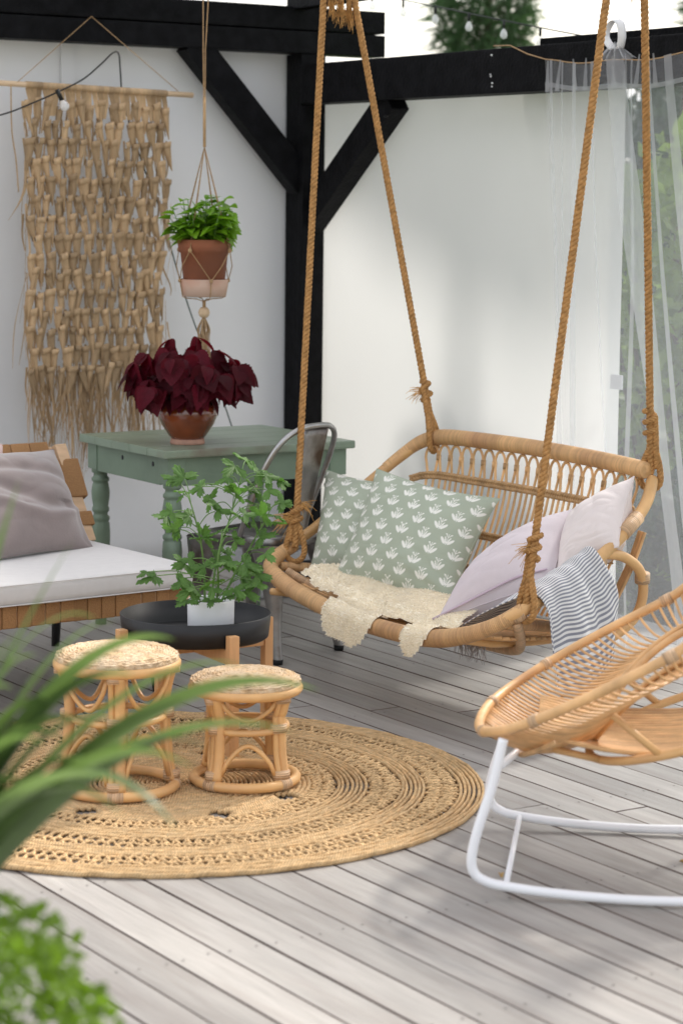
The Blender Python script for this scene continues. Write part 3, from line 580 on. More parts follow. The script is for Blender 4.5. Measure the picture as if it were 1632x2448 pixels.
# ------------------------------------------------------------------ leaves
def lmat(pos, d, up, s=1.0):
    x = Vector(d).normalized(); z = Vector(up); z = (z-x*z.dot(x))
    if z.length < 1e-4: z = Vector((.3, .2, .9))-x*Vector((.3, .2, .9)).dot(x)
    z.normalize(); y = z.cross(x)
    return Matrix(((x.x*s, y.x*s, z.x*s, pos[0]), (x.y*s, y.y*s, z.y*s, pos[1]), (x.z*s, y.z*s, z.z*s, pos[2]), (0, 0, 0, 1)))
def ovate(W=.6, serr=.06, curl=.25, fold=.12, n=13, tipp=1.0, wav=0.):
    P = []
    for i in range(n):
        t = i/(n-1); w_ = W/2*(math.sin(math.pi*min(1, t**.72*.98+.02))**.9)*(1+serr*(1 if i % 2 else -1)) if 0 < i < n-1 else (.02 if i == 0 else .004)
        P.append([(t, s*w_, abs(s)*fold*w_*2-curl*t*t+(wav*math.sin(t*9+s*2) if abs(s) > .9 else 0)) for s in (-1, -.5, 0, .5, 1)])
    return grid(np.array(P))
def palmate(seed=0):
    rg = np.random.default_rng(seed); V = [(0, 0, 0)]; F = []; m = 84
    for i in range(m+1):
        a = -2.55+5.1*i/m; lob = abs(math.sin(a*1.83+.0)) if False else .5+.5*math.cos(a*7/2.0*1.03)
        r = .33+.67*lob**.75; r *= (1+.10*math.cos(a*24))*(1-.16*abs(a)/2.55)
        V.append((.12+r*math.cos(a)*.62, r*math.sin(a)*.62, .07*math.cos(a*3.6)*r-.16*r*r+.03*rg.normal()))
    V[0] = (.05, 0, .0)
    for i in range(1, m+1): F.append((0, i, i+1))
    return G().add(V, F)

# ------------------------------------------------------------------ macrame
mc = thing('wall_hanging', 'knotted raffia wall hanging with long fringe on a wooden dowel', 'wall hanging', (4.39, 8.66, .70))
obj('dowel', tube([(3.80, 8.655, 2.088), (4.845, 8.655, 2.066)], .0115, 12), 'dowel', mc)
obj('cord', tube([(4.03, 8.645, 2.09), (4.398, 8.715, 2.372), (4.40, 8.715, 2.374), (4.77, 8.645, 2.08)], .0016, 5), 'twine', mc)
obj('cord', tube(smooth_path([(4.0, 8.64, 2.08), (4.0, 8.635, 1.9), (4.02, 8.64, 1.78), (4.03, 8.64, 1.65)], 20), .0028, 5), 'twine', mc)
MX0, MX1, NC, NR = 4.075, 4.715, 13, 15; cw = (MX1-MX0)/NC; rh = .077
for i in range(26):
    x = MX0-.005+(MX1-MX0+.01)*(i+.5)/26; z0 = 2.088-.021*(x-3.8)
    ring = [(x+rng.normal(0, .001), 8.655+.0155*math.cos(a), z0+.0155*math.sin(a)) for a in np.linspace(0, 2*math.pi, 12)]
    t_ = [(x, 8.655+.0145*math.cos(a), z0+.0145*math.sin(a)) for a in np.linspace(-.5, math.pi*1.5, 12)]+[(x+rng.normal(0, .004), 8.643, z0-.06), (x+rng.normal(0, .008), 8.645, z0-.12)]
    P = np.array([[np.array(q)+np.array([s*.0125*(1 if k < 12 else (.9 if k == 12 else .5)), 0, 0]) for s in (-1, 0, 1)] for k, q in enumerate(t_)]); P[:, 1, 1] -= .002
    obj('strip', grid(P), 'raffia', mc)
def knot_mesh(sd):
    rg = np.random.default_rng(sd); g = G(); wt = .0190*rg.uniform(.8, 1.2); sk = rg.normal(0, .004)
    # the tapering pleat
    P = []
    for k in range(9):
        t = k/8; w_ = wt*(1-t)**1.05+.0022; P.append([(sk*t*2+s*w_+.010*t, -.016*(1-s*s)*(1-t*.7)-.004, -.018-.098*t) for s in np.linspace(-1, 1, 7)])
    grid(np.array(P), g)
    # the band folded over its top
    P = []
    for k, (zz, dy) in enumerate(((.004, -.004), (.005, -.022), (-.006, -.025), (-.018, -.023), (-.023, -.010))):
        P.append([(s*wt*1.06*(1-.04*k), dy*(1-.35*s*s), zz+s*.004*rg.uniform(.4, 1.5)) for s in np.linspace(-1, 1, 7)])
    grid(np.array(P), g)
    # thin diagonal tail to the next knot
    tube([(wt*.9, -.004, -.01), (wt*.6, -.010, -.05), (-wt*.2+.01, -.008, -.10)], [.004, .0045, .002], 5, flat=.35, g=g)
    tube([(-wt*.9, -.002, -.005), (-wt*.7, -.004, -.05), (-.002, -.002, -.105)], [.005, .006, .002], 5, flat=.35, g=g)
    return g.mesh('knot', MT['raffia'])
KM = [knot_mesh(i) for i in range(9)]; BS = []
for i in range(5):
    g = G(); P = np.array([[(s*.0052*(1-.4*t)+.010*math.sin(t*3+i)*t, .0+.003*math.sin(t*7+i), -.15*t) for s in (-1, 0, 1)] for t in np.linspace(0, 1, 7)]); grid(P, g); BS.append(g.mesh('back_strip', MT['raffia']))
for r_ in range(NR):
    for c in range(NC+(r_ % 2 == 0)):
        zz = 2.015-rh*r_+rng.normal(0, .007); x = MX0+cw*(c+(.5 if r_ % 2 else 0))+rng.normal(0, .005); sh_ = .018*math.sin(r_*.35)-.012; x = 4.395+(x-4.395)*(1-.0055*r_)+sh_*.6
        mw = Matrix.Translation((x, 8.648+rng.normal(0, .003), zz))@Matrix.Rotation(rng.normal(0, .10), 4, 'Y')@Matrix.Rotation(rng.normal(0, .22), 4, 'Z')@Matrix.Diagonal((rng.uniform(.78, 1.06), 1, rng.uniform(.95, 1.2), 1))
        link('knot', KM[rng.integers(9)], mc, mw)
        link('back_strip', BS[rng.integers(5)], mc, Matrix.Translation((x+rng.normal(0, .012), 8.664, zz+.01)))
zf = 2.015-rh*NR
for i in range(250):
    side = i > 222
    if not side: x = MX0+.015+(MX1-MX0-.02)*rng.random(); z0 = zf+rng.uniform(.0, .09); ln = rng.uniform(.18, .46)
    else: x = (MX0-.01 if i % 3 else MX1+.0)+rng.normal(0, .01); z0 = rng.uniform(1.0, 1.95); ln = rng.uniform(.2, .6)
    wd = rng.choice([.0016, .003, .0055, .008], p=[.42, .30, .18, .10]); ph = rng.uniform(0, 6); am = rng.normal(0, .03); dr = rng.normal(0, .05)
    P = [];
    for t in np.linspace(0, 1, 10):
        w_ = wd*(1-.75*t**2); tw = .8*math.sin(t*4+ph); cx = x+dr*t*ln*2+am*math.sin(t*3.5+ph)*t; cy = 8.652+rng.normal(0, .0005)-.012*math.sin(t*3+ph)-(.01 if side else 0)
        P.append([(cx+s*w_*math.cos(tw), cy+s*w_*math.sin(tw)-.0015*(1-s*s), z0-ln*t) for s in (-1, 0, 1)])
    obj('fringe_strand', grid(np.array(P)), 'raffia', mc)
# festoon cable over the hanging
sl = thing('string_light', 'black cable with a clear bulb looped across the woven hanging', 'string light', (4.2, 8.55, 2.0))
obj('cable', tube(smooth_path([(3.55, 8.50, 1.87), (3.9, 8.55, 1.95), (4.06, 8.585, 2.003), (4.2, 8.60, 2.06), (4.305, 8.60, 2.112), (4.394, 8.62, 2.175), (4.46, 8.64, 2.225), (4.492, 8.65, 2.222), (4.505, 8.66, 2.15), (4.525, 8.68, 2.04), (4.56, 8.69, 1.95)], 90), .0034, 7), 'cable', sl)
obj('cable', tube(smooth_path([(4.56, 8.692, 1.95), (4.64, 8.70, 1.75), (4.712, 8.70, 1.587), (4.85, 8.70, 1.179), (5.068, 8.70, .652), (5.25, 8.70, .1), (5.3, 8.7, .004)], 60), .0032, 6), 'gcable', sl)
obj('socket', tube([(4.185, 8.60, 2.065), (4.203, 8.592, 2.022)], .0095, 10), 'cable', sl)
bd = np.array([.018, -.008, -.043]); bd /= np.linalg.norm(bd); q0 = np.array([4.203, 8.592, 2.022])
obj('bulb', tube([q0+bd*t for t in (0, .006, .014, .026, .036, .043, .046)], [.007, .010, .0165, .02, .0175, .010, .003], 14), 'glass', sl)
obj('filament', tube(smooth_path([q0+bd*.004, q0+bd*.02+np.array([.004, 0, 0]), q0+bd*.028, q0+bd*.02-np.array([.004, 0, 0]), q0+bd*.004], 16), .0008, 4), 'fibre', sl)

# ------------------------------------------------------------------ hanging plant
HX, HY = 4.42, 7.80
hg = thing('plant_hanger', 'knotted jute plant hanger with wooden bead and tassel under the rafter', 'plant hanger', (HX, HY, 1.10))
hp = tag(obj('saucer', lathe([(0, 1.258), (.078, 1.256), (.084, 1.26), (.094, 1.322), (.088, 1.324), (.079, 1.272), (0, 1.27)], (HX, HY, 0), 40), 'saucer'), 'pale stained clay saucer under the hanging terracotta pot', 'saucer')
pp = thing('potted_plant', 'bright green leafy herb in a terracotta pot hanging by twine', 'plant', (HX, HY, 1.275))
obj('pot', lathe([(0, 1.275), (.072, 1.273), (.076, 1.28), (.092, 1.425), (.099, 1.428), (.1045, 1.475), (.098, 1.476), (.090, 1.44), (0, 1.44)], (HX, HY, 0), 40), 'terracotta', pp)
obj('soil', lathe([(0, 1.452), (.05, 1.455), (.0915, 1.448)], (HX, HY, 0), 24), 'soil', pp)
LM = [ovate(.82, .12, .3, .15).mesh('leaf', MT['mint']), ovate(.75, .14, .15, .2).mesh('leaf', MT['mint']), ovate(.85, .10, .5, .1).mesh('leaf', MT['mint'])]
g = G(); stems = []
for i in range(40):
    a = rng.uniform(0, 2*math.pi); r0 = .08*math.sqrt(rng.random()); r1 = r0+rng.uniform(.0, .065); h = rng.uniform(.08, .215)*(1-.25*(r1/.14)**2)
    b_ = np.array([HX+r0*math.cos(a), HY+r0*math.sin(a), 1.45]); e_ = np.array([HX+r1*math.cos(a), HY+r1*math.sin(a), 1.45+h]); tube([b_, (b_+e_)/2+np.array([0, 0, .015]), e_], .0018, 4, g=g); stems.append((b_, e_))
obj('stems', g, 'gstem', pp)
for b_, e_ in stems:
    for j in range(9):
        t = 1-.12*j if j < 6 else rng.uniform(.15, .6); pos = b_+(e_-b_)*t; a = j*2.1+rng.uniform(0, 1.2); out = np.array([math.cos(a), math.sin(a), .25-.45*(1-t)]); out[:2] += (e_-b_)[:2]*3
        s = rng.uniform(.050, .074)*(1 if j > 1 else .75); link('leaf', LM[rng.integers(3)], pp, lmat(pos, out, (rng.normal(0, .25), rng.normal(0, .25), 1), s))
AT = np.array([4.483, 7.90, 2.47])
for sx_ in (-.012, .012): obj('cord', twist(np.array([(AT[0]+sx_*1.3, AT[1], AT[2]+.05), (HX+.047+sx_*.4, HY+.088, 2.20), (HX+.037+sx_*.25, HY+.068, 2.02)]), .0026, .016, 2, 5, 6), 'twine', hg)
NK = np.array([HX+.037, HY+.068, 2.02]); NB = np.array([HX+.022, HY+.04, 1.83])
obj('wrapped_neck', tube([NK, (NK+NB)/2, NB], .0062, 8), 'twine', hg)
for k in range(4):
    a = k*math.pi/2+.55; kx = np.array([HX+.112*math.cos(a), HY+.112*math.sin(a), 1.435])
    for s in (-1, 1): obj('cord', twist(np.array([NB, (NB+kx)/2+np.array([s*.004, s*.004, 0]), kx]), .0021, .014, 2, 4, 6), 'twine', hg)
    obj('knot', lathe([(0, -.010), (.007, -.006), (.008, 0), (.006, .007), (0, .010)], kx, 10), 'twine', hg)
    for s in (-1, 1):
        a2 = a+s*math.pi/4; lo = np.array([HX+.0975*math.cos(a2), HY+.0975*math.sin(a2), 1.318]); am_ = a+s*math.pi/8; md = np.array([HX+.108*math.cos(am_), HY+.108*math.sin(am_), 1.375]); obj('cord', twist(np.array([kx, md, lo]), .0022, .014, 2, 4, 6), 'twine', hg)
    a2 = a+math.pi/4; pts = [(HX+r_*math.cos(a2), HY+r_*math.sin(a2), z) for r_, z in ((.0975, 1.318), (.086, 1.256), (.07, 1.250), (.03, 1.247), (.004, 1.238))]
    obj('cord', tube(pts, .0022, 4), 'twine', hg); obj('knot', lathe([(0, -.008), (.006, -.005), (.007, 0), (.005, .006), (0, .008)], pts[0], 10), 'twine', hg)
obj('neck', tube([(HX, HY, 1.242), (HX, HY, 1.215)], .0068, 8), 'twine', hg)
obj('bead', lathe([(0, 1.173), (.012, 1.1745), (.0195, 1.183), (.0225, 1.1945), (.0195, 1.206), (.012, 1.2145), (0, 1.216)], (HX, HY, 0), 24), 'dowel', hg)
g = G()
for i in range(46):
    a = rng.uniform(0, 6.28); r_ = .014*math.sqrt(rng.random()); sp2 = rng.uniform(.9, 2.2); tube(smooth_path([(HX+r_*.3*math.cos(a), HY+r_*.3*math.sin(a), 1.176), (HX+r_*sp2*math.cos(a), HY+r_*sp2*math.sin(a), 1.13), (HX+r_*sp2*.8*math.cos(a+.4), HY+r_*sp2*math.sin(a+.4), 1.09), (HX+r_*sp2*1.3*math.cos(a), HY+r_*sp2*math.sin(a), 1.03-.03*rng.random())], 12), .0018, 4, g=g)
obj('tassel', g, 'raffia', hg)

# ------------------------------------------------------------------ table
TX0, TX1, TY0, TY1, TZ = 3.93, 4.745, 7.215, 7.90, .735
tb_ = thing('table', 'sage green painted wooden table with turned legs by the corner post', 'table', ((TX0+TX1)/2, (TY0+TY1)/2, 0))
nb = 5
for i in range(nb):
    y0 = TY0+(TY1-TY0)*i/nb; y1 = TY0+(TY1-TY0)*(i+1)/nb-.0012; obj('top_plank', box((TX0, y0, TZ-.030), (TX1, y1, TZ+rng.normal(0, .0004)), .006 if i in (0, nb-1) else .0022), 'green_top', tb_, False)
leg_prof = [(0, 0), (.021, .0), (.0225, .05), (.025, .10), (.031, .125), (.036, .15), (.035, .17), (.027, .19), (.024, .2), (.031, .206), (.031, .214), (.026, .222), (.031, .235), (.0355, .30), (.0365, .36), (.034, .395), (.03, .40), (.035, .408), (.035, .418), (.027, .426), (.027, .434), (.033, .442), (.033, .452), (.029, .46), (.034, .49), (.0355, .515), (.031, .545), (.028, .552), (.034, .558), (.034, .568), (.027, .576), (.026, .586), (.034, .592), (.034, .602), (.030, .608), (0, .608)]
for lx, ly in ((TX0+.062, TY0+.058), (TX1-.062, TY0+.058), (TX0+.062, TY1-.058), (TX1-.062, TY1-.058)):
    lg = obj('leg', lathe(leg_prof, (lx, ly, 0), 28), 'green_paint', tb_); obj('leg_block', box((lx-.036, ly-.036, .605), (lx+.036, ly+.036, TZ-.0305), .003), 'green_paint', lg, False)
for a, b in (((TX0+.098, TY0+.028, .60), (TX1-.098, TY0+.048, TZ-.031)), ((TX0+.098, TY1-.048, .60), (TX1-.098, TY1-.028, TZ-.031)), ((TX0+.030, TY0+.094, .60), (TX0+.05, TY1-.094, TZ-.031)), ((TX1-.05, TY0+.094, .60), (TX1-.03, TY1-.094, TZ-.031))):
    obj('apron', box(a, b, .002), 'green_paint', tb_, False)
for yy in (7.36, 7.60): obj('screw_plug', tube([(TX0+.0285, yy, .672), (TX0+.032, yy, .672)], .009, 12), 'darkbox', tb_)
# coleus
CX, CY = 4.125, 7.40
co = thing('potted_plant', 'dark crimson coleus in a glazed brown pot on the green table', 'plant', (CX, CY, TZ))
obj('pot', lathe([(0, .019), (.058, .019), (.070, .032), (.098, .075), (.1115, .110), (.111, .127), (.098, .147), (.090, .153), (.097, .160), (.096, .165), (.088, .162), (.083, .15), (0, .14)], (CX, CY, TZ), 48), 'glaze', co)
obj('pot_foot', lathe([(0, .0), (.063, .0), (.0645, .004), (.0615, .0195), (.0, .0192)], (CX, CY, TZ), 48), 'barefoot', co)
obj('soil', lathe([(0, .152), (.05, .153), (.084, .150)], (CX, CY, TZ), 24), 'soil', co)
CL = [ovate(.80, .07, .30, .10, 17).mesh('leaf', MT['coleus']), ovate(.74, .08, .45, .14, 17).mesh('leaf', MT['coleus']), ovate(.86, .07, .18, .08, 17).mesh('leaf', MT['coleus'])]
g = G(); rc = np.random.default_rng(8)
for i in range(34):
    a = 2.4*i+rc.uniform(-.3, .3); el = R(90-78*math.sqrt((i+.5)/34)); rad = .20*(.8+.3*rc.random()); 
    tip = np.array([CX+rad*1.12*math.cos(el)*math.cos(a), CY+rad*1.0*math.cos(el)*math.sin(a), TZ+.165+rad*.98*math.sin(el)+.012]); b_ = np.array([CX+.05*math.cos(a)*math.cos(el), CY+.05*math.sin(a)*math.cos(el), TZ+.152])
    md = (tip+b_)/2+np.array([0, 0, .025]); tube(smooth_path([b_, md, tip], 8), .003, 5, g=g)
    for j in range(7):
        t = [1, 1, 1, .85, .85, .6, .55][j]; pos = b_*(1-t)**2+2*md*t*(1-t)+tip*t*t; aa = a+j*2.2+rc.uniform(-.4, .4)
        out = np.array([math.cos(aa), math.sin(aa), -.5+rc.uniform(-.5, .3)])*.7+np.array([math.cos(a)*.5, math.sin(a)*.5, -.45])*(1.0 if el < .9 else .5)
        s = rc.uniform(.058, .115)*(1 if j > 2 else .85); link('leaf', CL[rc.integers(3)], co, lmat(pos, out, (math.cos(a)*1.2+rc.normal(0, .45)-.3, math.sin(a)*1.2+rc.normal(0, .45)-.4, .8), s))
for a in np.linspace(0, 6.28, 20):
    pos = np.array([CX+.085*math.cos(a), CY+.085*math.sin(a), TZ+.175]); link('leaf', CL[1], co, lmat(pos, (math.cos(a), math.sin(a), -.9+rc.normal(0, .3)), (math.cos(a), math.sin(a), .6), rc.uniform(.045, .075)))
obj('stems', g, 'coleus', co)

# ------------------------------------------------------------------ steel chair
CM = np.array([4.285, 7.03, 0]); CF = np.array([-.34, .94, 0]); CF /= np.linalg.norm(CF); CS = np.array([CF[1], -CF[0], 0])
K = lambda p: CM+np.asarray(p, float)[..., 0:1]*CS+np.asarray(p, float)[..., 1:2]*CF+np.asarray(p, float)[..., 2:3]*np.array([0, 0, 1.])
ch = thing('chair', 'worn raw steel bistro chair pushed under the green table', 'chair', tuple(CM))
def rrect(hw, y0, y1, r, n=6):
    pts = []
    for cx, cy, a0 in ((hw-r, y1-r, 0), (-hw+r, y1-r, 90), (-hw+r, y0+r, 180), (hw-r, y0+r, 270)):
        for a in np.linspace(a0, a0+90, n): pts.append((cx+r*math.cos(R(a)), cy+r*math.sin(R(a))))
    return np.array(pts)
rows = [np.c_[rrect(s_*.165, -.115*s_+.05*(1-s_), .225*s_+.05*(1-s_), .06*s_), np.full(24, z)] for s_, z in ((.02, .437), (.6, .437), (.86, .440), (.93, .447), (1.0, .445), (1.02, .436), (1.02, .405), (1.0, .402))]
obj('seat', grid(K(np.array(rows)), closed_u=True), 'metal', ch)
for sx_ in (-1, 1):
    for fy in (-.10, .20):
        ft = np.array([sx_*.178, fy+(-.055 if fy < 0 else .075), 0]); tp = np.array([sx_*.145, fy+(.01 if fy < 0 else -.0), .425]); P = []
        for t in np.linspace(0, 1, 9):
            c = tp+(ft-tp)*t; w_ = .062*(1-t)**2.2+.019; P.append([c+np.array([w_*math.cos(a)*.85, w_*math.sin(a), 0]) for a in np.linspace(0, 2*math.pi, 14, endpoint=False)])
        P = np.array(P); P[-1, :, 2] = .018; lg = obj('leg', grid(K(P), closed_u=True), 'metal', ch)
        obj('foot_cap', lathe([(0, 0), (.017, 0), (.0195, .02), (0, .021)], K(ft), 12), 'rubber', lg)
hoop = smooth_path([(-.178, .03, .42), (-.185, -.03, .56), (-.180, -.095, .70), (-.150, -.145, .79), (-.085, -.175, .832), (0, -.182, .840), (.085, -.175, .832), (.150, -.145, .79), (.180, -.095, .70), (.185, -.03, .56), (.178, .03, .42)], 60)
obj('back_hoop', tube(K(hoop), .0105, 10), 'tubem', ch)
P = [];
for t in np.linspace(0, 1, 12):
    w_ = .038+.034*t; P.append([(s*w_, -.108-.072*t**1.1+.006*(1-s*s)-(.004 if abs(abs(s)-.9) < .06 else 0), .43+.40*t) for s in (-1, -.9, -.8, -.4, 0, .4, .8, .9, 1)])
sp = obj('splat', grid(K(np.array(P))), 'metal', ch); sp.modifiers.new('t', 'SOLIDIFY').thickness = .004
# junk under the table by the post
bx_ = thing('power_box', 'grey power box with a black lid standing at the post foot', 'power box', (4.95, 8.1, 0))
obj('case', box((4.80, 8.0, 0), (5.08, 8.22, .20), .02), 'plastic', bx_); obj('lid', box((4.79, 7.99, .202), (5.09, 8.23, .23), .012), 'plastic', bx_); obj('panel', box((4.83, 7.985, .03), (5.05, 7.998, .15), .004), 'darkbox', bx_)
obj('cable', tube(smooth_path([(4.9, 8.1, .23), (4.92, 8.2, .32), (5.02, 8.4, .2), (5.2, 8.6, .01)], 24), .004, 6), 'cable', bx_)

# ------------------------------------------------------------------ day bed
BA = R(4); BO = np.array([3.665, 6.56, 0]); E1 = np.array([-math.cos(BA), -math.sin(BA), 0]); E2 = np.array([-math.sin(BA), math.cos(BA), 0])
BW = Matrix(((E1[0], E2[0], 0, BO[0]), (E1[1], E2[1], 0, BO[1]), (0, 0, 1, 0), (0, 0, 0, 1)))
Bq = lambda p: BO+np.asarray(p, float)[..., 0:1]*E1+np.asarray(p, float)[..., 1:2]*E2+np.asarray(p, float)[..., 2:3]*np.array([0, 0, 1.])
bd_ = thing('daybed', 'low daybed with jute webbing rails and black metal legs by the wall', 'daybed', tuple(BO))
obj('rail', box((-.035, .015, .292), (1.75, .05, .352), .004, mw=BW), 'pine', bd_, False); obj('rail', box((-.035, .74, .292), (1.75, .78, .352), .004, mw=BW), 'pine', bd_, False); obj('rail', box((-.02, .052, .292), (.02, .738, .352), .004, mw=BW), 'pine', bd_, False)
wm = box((0, .0085, .2855), (.0495, .058, .3575), .005).mesh('webbing_strap', MT['webbing'])
for i in range(32): link('webbing_strap', wm, bd_, BW@Matrix.Translation((.022+i*.0515, rng.normal(0, .0008), rng.normal(0, .0008)))@Matrix.Rotation(rng.normal(0, .006), 4, 'Y'))
wm2 = box((0, .06, .346), (.0495, .735, .352), .002).mesh('webbing_strap', MT['webbing'])
for i in range(32): link('webbing_strap', wm2, bd_, BW@Matrix.Translation((.022+i*.0515, 0, 0)))
for a, b in (((.09, .13, .29), (.06, .10, 0)), ((.0, .86, .30), (-.05, .97, 0)), ((1.2, .13, .29), (1.24, .1, 0)), ((1.2, .80, .29), (1.24, .88, 0))): obj('leg', tube(Bq(np.array([a, b])), [.021, .0155], 10), 'darkbox', bd_)
obj('leg_bar', tube(Bq(np.array([(.08, .1, .275), (.01, .86, .275)])), .012, 8), 'darkbox', bd_)
br = obj('backrest', beam(Bq(np.array((-.085, .80, .40))), Bq(np.array((-.060, .97, .735))), .05, .05), 'pine', bd_, False)
obj('top_rail', beam(Bq(np.array((-.03, .965, .71))), Bq(np.array((1.7, .965, .71))), .03, .05), 'pine', br, False)
obj('bottom_rail', beam(Bq(np.array((-.05, .825, .44))), Bq(np.array((1.7, .825, .44))), .03, .05), 'pine', br, False)
for zz, hh in ((.615, .15), (.475, .055)):
    yb = .80+.17*(zz-.40)/.335; g = box((-.150, -.03, -hh/2), (1.6, .03, hh/2), .008, mw=BW@Matrix.Translation((.03, yb, zz))@Matrix.Rotation(R(-30), 4, 'X')); obj('webbing_strap', g, 'webbing', br, False)
for i in range(20): g = box((0, -.034, -.032), (.075, .034, .032), .006, mw=BW@Matrix.Translation((-.01+i*.077, .965, .712))@Matrix.Rotation(R(-30), 4, 'X')); obj('webbing_strap', g, 'webbing', br, False)
# mattress
n = 40; X = np.linspace(-.015, 1.72, 60); Y = np.linspace(-.01, .80, 40)
def mtop(x, y): return .431+.004*math.sin(x*5+1)*math.sin(y*7)-.006*math.exp(-((x+.015)/.03)**2)-.006*math.exp(-((y+.01)/.03)**2)
rows = []
def ring(x0, x1, y0, y1, z, r=.035):
    pts = []
    for cx, cy, a0 in ((x1-r, y1-r, 0), (x0+r, y1-r, 90), (x0+r, y0+r, 180), (x1-r, y0+r, 270)):
        for a in np.linspace(a0, a0+90, 7): pts.append((cx+r*math.cos(R(a)), cy+r*math.sin(R(a)), z))
    # refine
    p_ = np.array(pts+[pts[0]]); out = []
    for i in range(len(p_)-1):
        k = 14 if i % 7 == 6 else 1
        for j in range(k): out.append(p_[i]+(p_[i+1]-p_[i])*j/k)
    return np.array(out)
for ins, z in ((.05, .3585), (.012, .360), (.002, .366), (0, .385), (0, .41), (.003, .424), (.010, .4305), (.03, .433), (.12, .434), (.25, .434), (.365, .433)):
    q = ring(-.02+ins, 1.72-ins, -.015+ins, .82-ins, z); q[:, 2] += .0025*np.sin(q[:, 0]*9+q[:, 1]*4); rows.append(q)
gm_ = grid(Bq(np.array(rows)), closed_u=True); nr_ = len(rows[0]); k0 = (len(rows)-1)*nr_; gm_.f.append([k0+q for q in range(nr_)]); gm_.uv.extend([(0, 0)]*nr_)
mt = tag(obj('mattress', gm_, 'mattress'), 'off-white mattress pad lying on the daybed', 'mattress')
for z in (.364, .4275): obj('piping', tube(Bq(ring(-.0215, 1.7215, -.0165, .8215, z)), .0022, 5, closed=True), 'mattress', mt)
def fold_v(X, Y): return .022*np.exp(-((Y+.05-.35*np.sin(2*X+.5))/.13)**2)-.018*np.exp(-((Y-.22-.3*np.sin(2*X+.8))/.10)**2)+.016*np.exp(-((Y+.45-.2*X)/.10)**2)+.014*np.exp(-((X-.55-.5*Y)/.12)**2)*(Y > .2)
cushion_obj('cushion', [np.array(q) for q in ((3.06, 7.22, .765), (3.60, 7.44, .735), (3.565, 7.06, .430), (3.04, 6.90, .430))], .20, 31, 'velvet', 'mauve velvet cushion leaning on the daybed backrest', n=130, wr=.022, wsc=4.5, fold=lambda X, Y: 2.6*fold_v(X, Y))
cushion_obj('cushion', [np.array(q) for q in ((2.98, 7.32, .775), (3.40, 7.44, .765), (3.38, 7.30, .45), (2.96, 7.15, .45))], .10, 32, 'pinkc', 'dusty pink cushion showing a corner behind the velvet one', n=50, wr=.008)

# ------------------------------------------------------------------ tray table and geranium
TC = np.array([3.335, 5.93, 0])
tt = thing('tray_table', 'black round tray table on a pale wooden stand behind the stools', 'tray table', tuple(TC))
obj('tray', lathe([(0, .330), (.212, .330), (.219, .336), (.2265, .402), (.2225, .404), (.2165, .342), (.21, .338), (0, .338)], TC, 72), 'tray', tt)
for k in range(4):
    a = math.atan2(-.999, -.052)+k*math.pi/2; d = np.array([math.cos(a), math.sin(a), 0]); s = np.array([-d[1], d[0], 0]); c = TC+d*.242
    mw = Matrix(((d[0], s[0], 0, c[0]), (d[1], s[1], 0, c[1]), (0, 0, 1, 0), (0, 0, 0, 1))); obj('leg', box((-.014, -.016, 0), (.014, .016, .372), .004, mw=mw), 'beech', tt, False)
for k in range(2):
    a = math.atan2(-.999, -.052)+k*math.pi/2; d = np.array([math.cos(a), math.sin(a), 0]); obj('cross_bar', beam(TC-d*.228+np.array([0, 0, .306-.001*k]), TC+d*.228+np.array([0, 0, .306-.001*k]), .022, .044), 'beech', tt, False)
GP = np.array([3.37, 5.90, .339])
ge = thing('potted_plant', 'feathery green geranium in a white cylinder pot on the black tray', 'plant', tuple(GP))
obj('pot', lathe([(0, 0), (.066, 0), (.069, .004), (.0705, .104), (.068, .107), (.0655, .104), (.064, .085), (0, .085)], GP, 44), 'whitepot', ge)
obj('soil', lathe([(0, .093), (.04, .094), (.0645, .09)], GP, 20), 'soil', ge)
anc = np.array([(.098, -.035, .415), (.032, -.059, .372), (.123, -.057, .379), (.046, -.074, .334), (.127, -.127, .335), (.136, -.199, .297), (.143, -.15, .259), (.153, -.033, .277), (-.106, -.03, .37), (-.021, .03, .339), (-.163, -.068, .281), (-.097, -.053, .262), (-.107, .007, .223), (-.032, -.094, .276), (.007, -.179, .271), (-.039, -.157, .226), (.073, -.168, .239), (-.069, -.082, .2), (-.009, -.182, .196), (.069, -.176, .17), (.069, -.238, .159), (-.119, -.119, .144), (-.064, -.099, .111), (-.059, -.218, .14), (.018, -.211, .121), (.043, -.231, .096), (-.236, -.11, .101), (-.144, -.113, .074), (-.123, -.153, .059), (-.095, -.205, .078), (-.018, -.198, .057), (.019, -.199, .048), (-.146, -.143, .028), (-.093, -.202, .032), (.023, .054, .294), (.161, .031, .328), (.046, .014, .139), (.071, -.073, .071), (-.09, .011, .319), (.192, -.044, .361)])
anc = anc*np.array([1, .8, 1])+np.array([.02, .03, 0]); base = GP+np.array([0, 0, .101])
PM = [palmate(i).mesh('leaf', MT['ger']) for i in range(4)]; g = G(); rq = np.random.default_rng(4)
mains = [smooth_path(base+np.array(q), 14) for q in ([(0, 0, -.01), (.02, 0, .12), (.05, -.02, .24), (.085, -.03, .37)], [(-.02, 0, -.01), (-.03, -.01, .1), (-.05, -.02, .2), (-.08, -.02, .30)], [(.02, -.02, -.01), (.05, -.05, .08), (.09, -.09, .18), (.12, -.12, .26)], [(0, -.03, -.01), (-.02, -.08, .06), (-.04, -.11, .14), (-.03, -.12, .22)])]
for m_ in mains: tube(m_, np.linspace(.0042, .0022, len(m_)), 6, g=g)
allp = np.concatenate(mains)
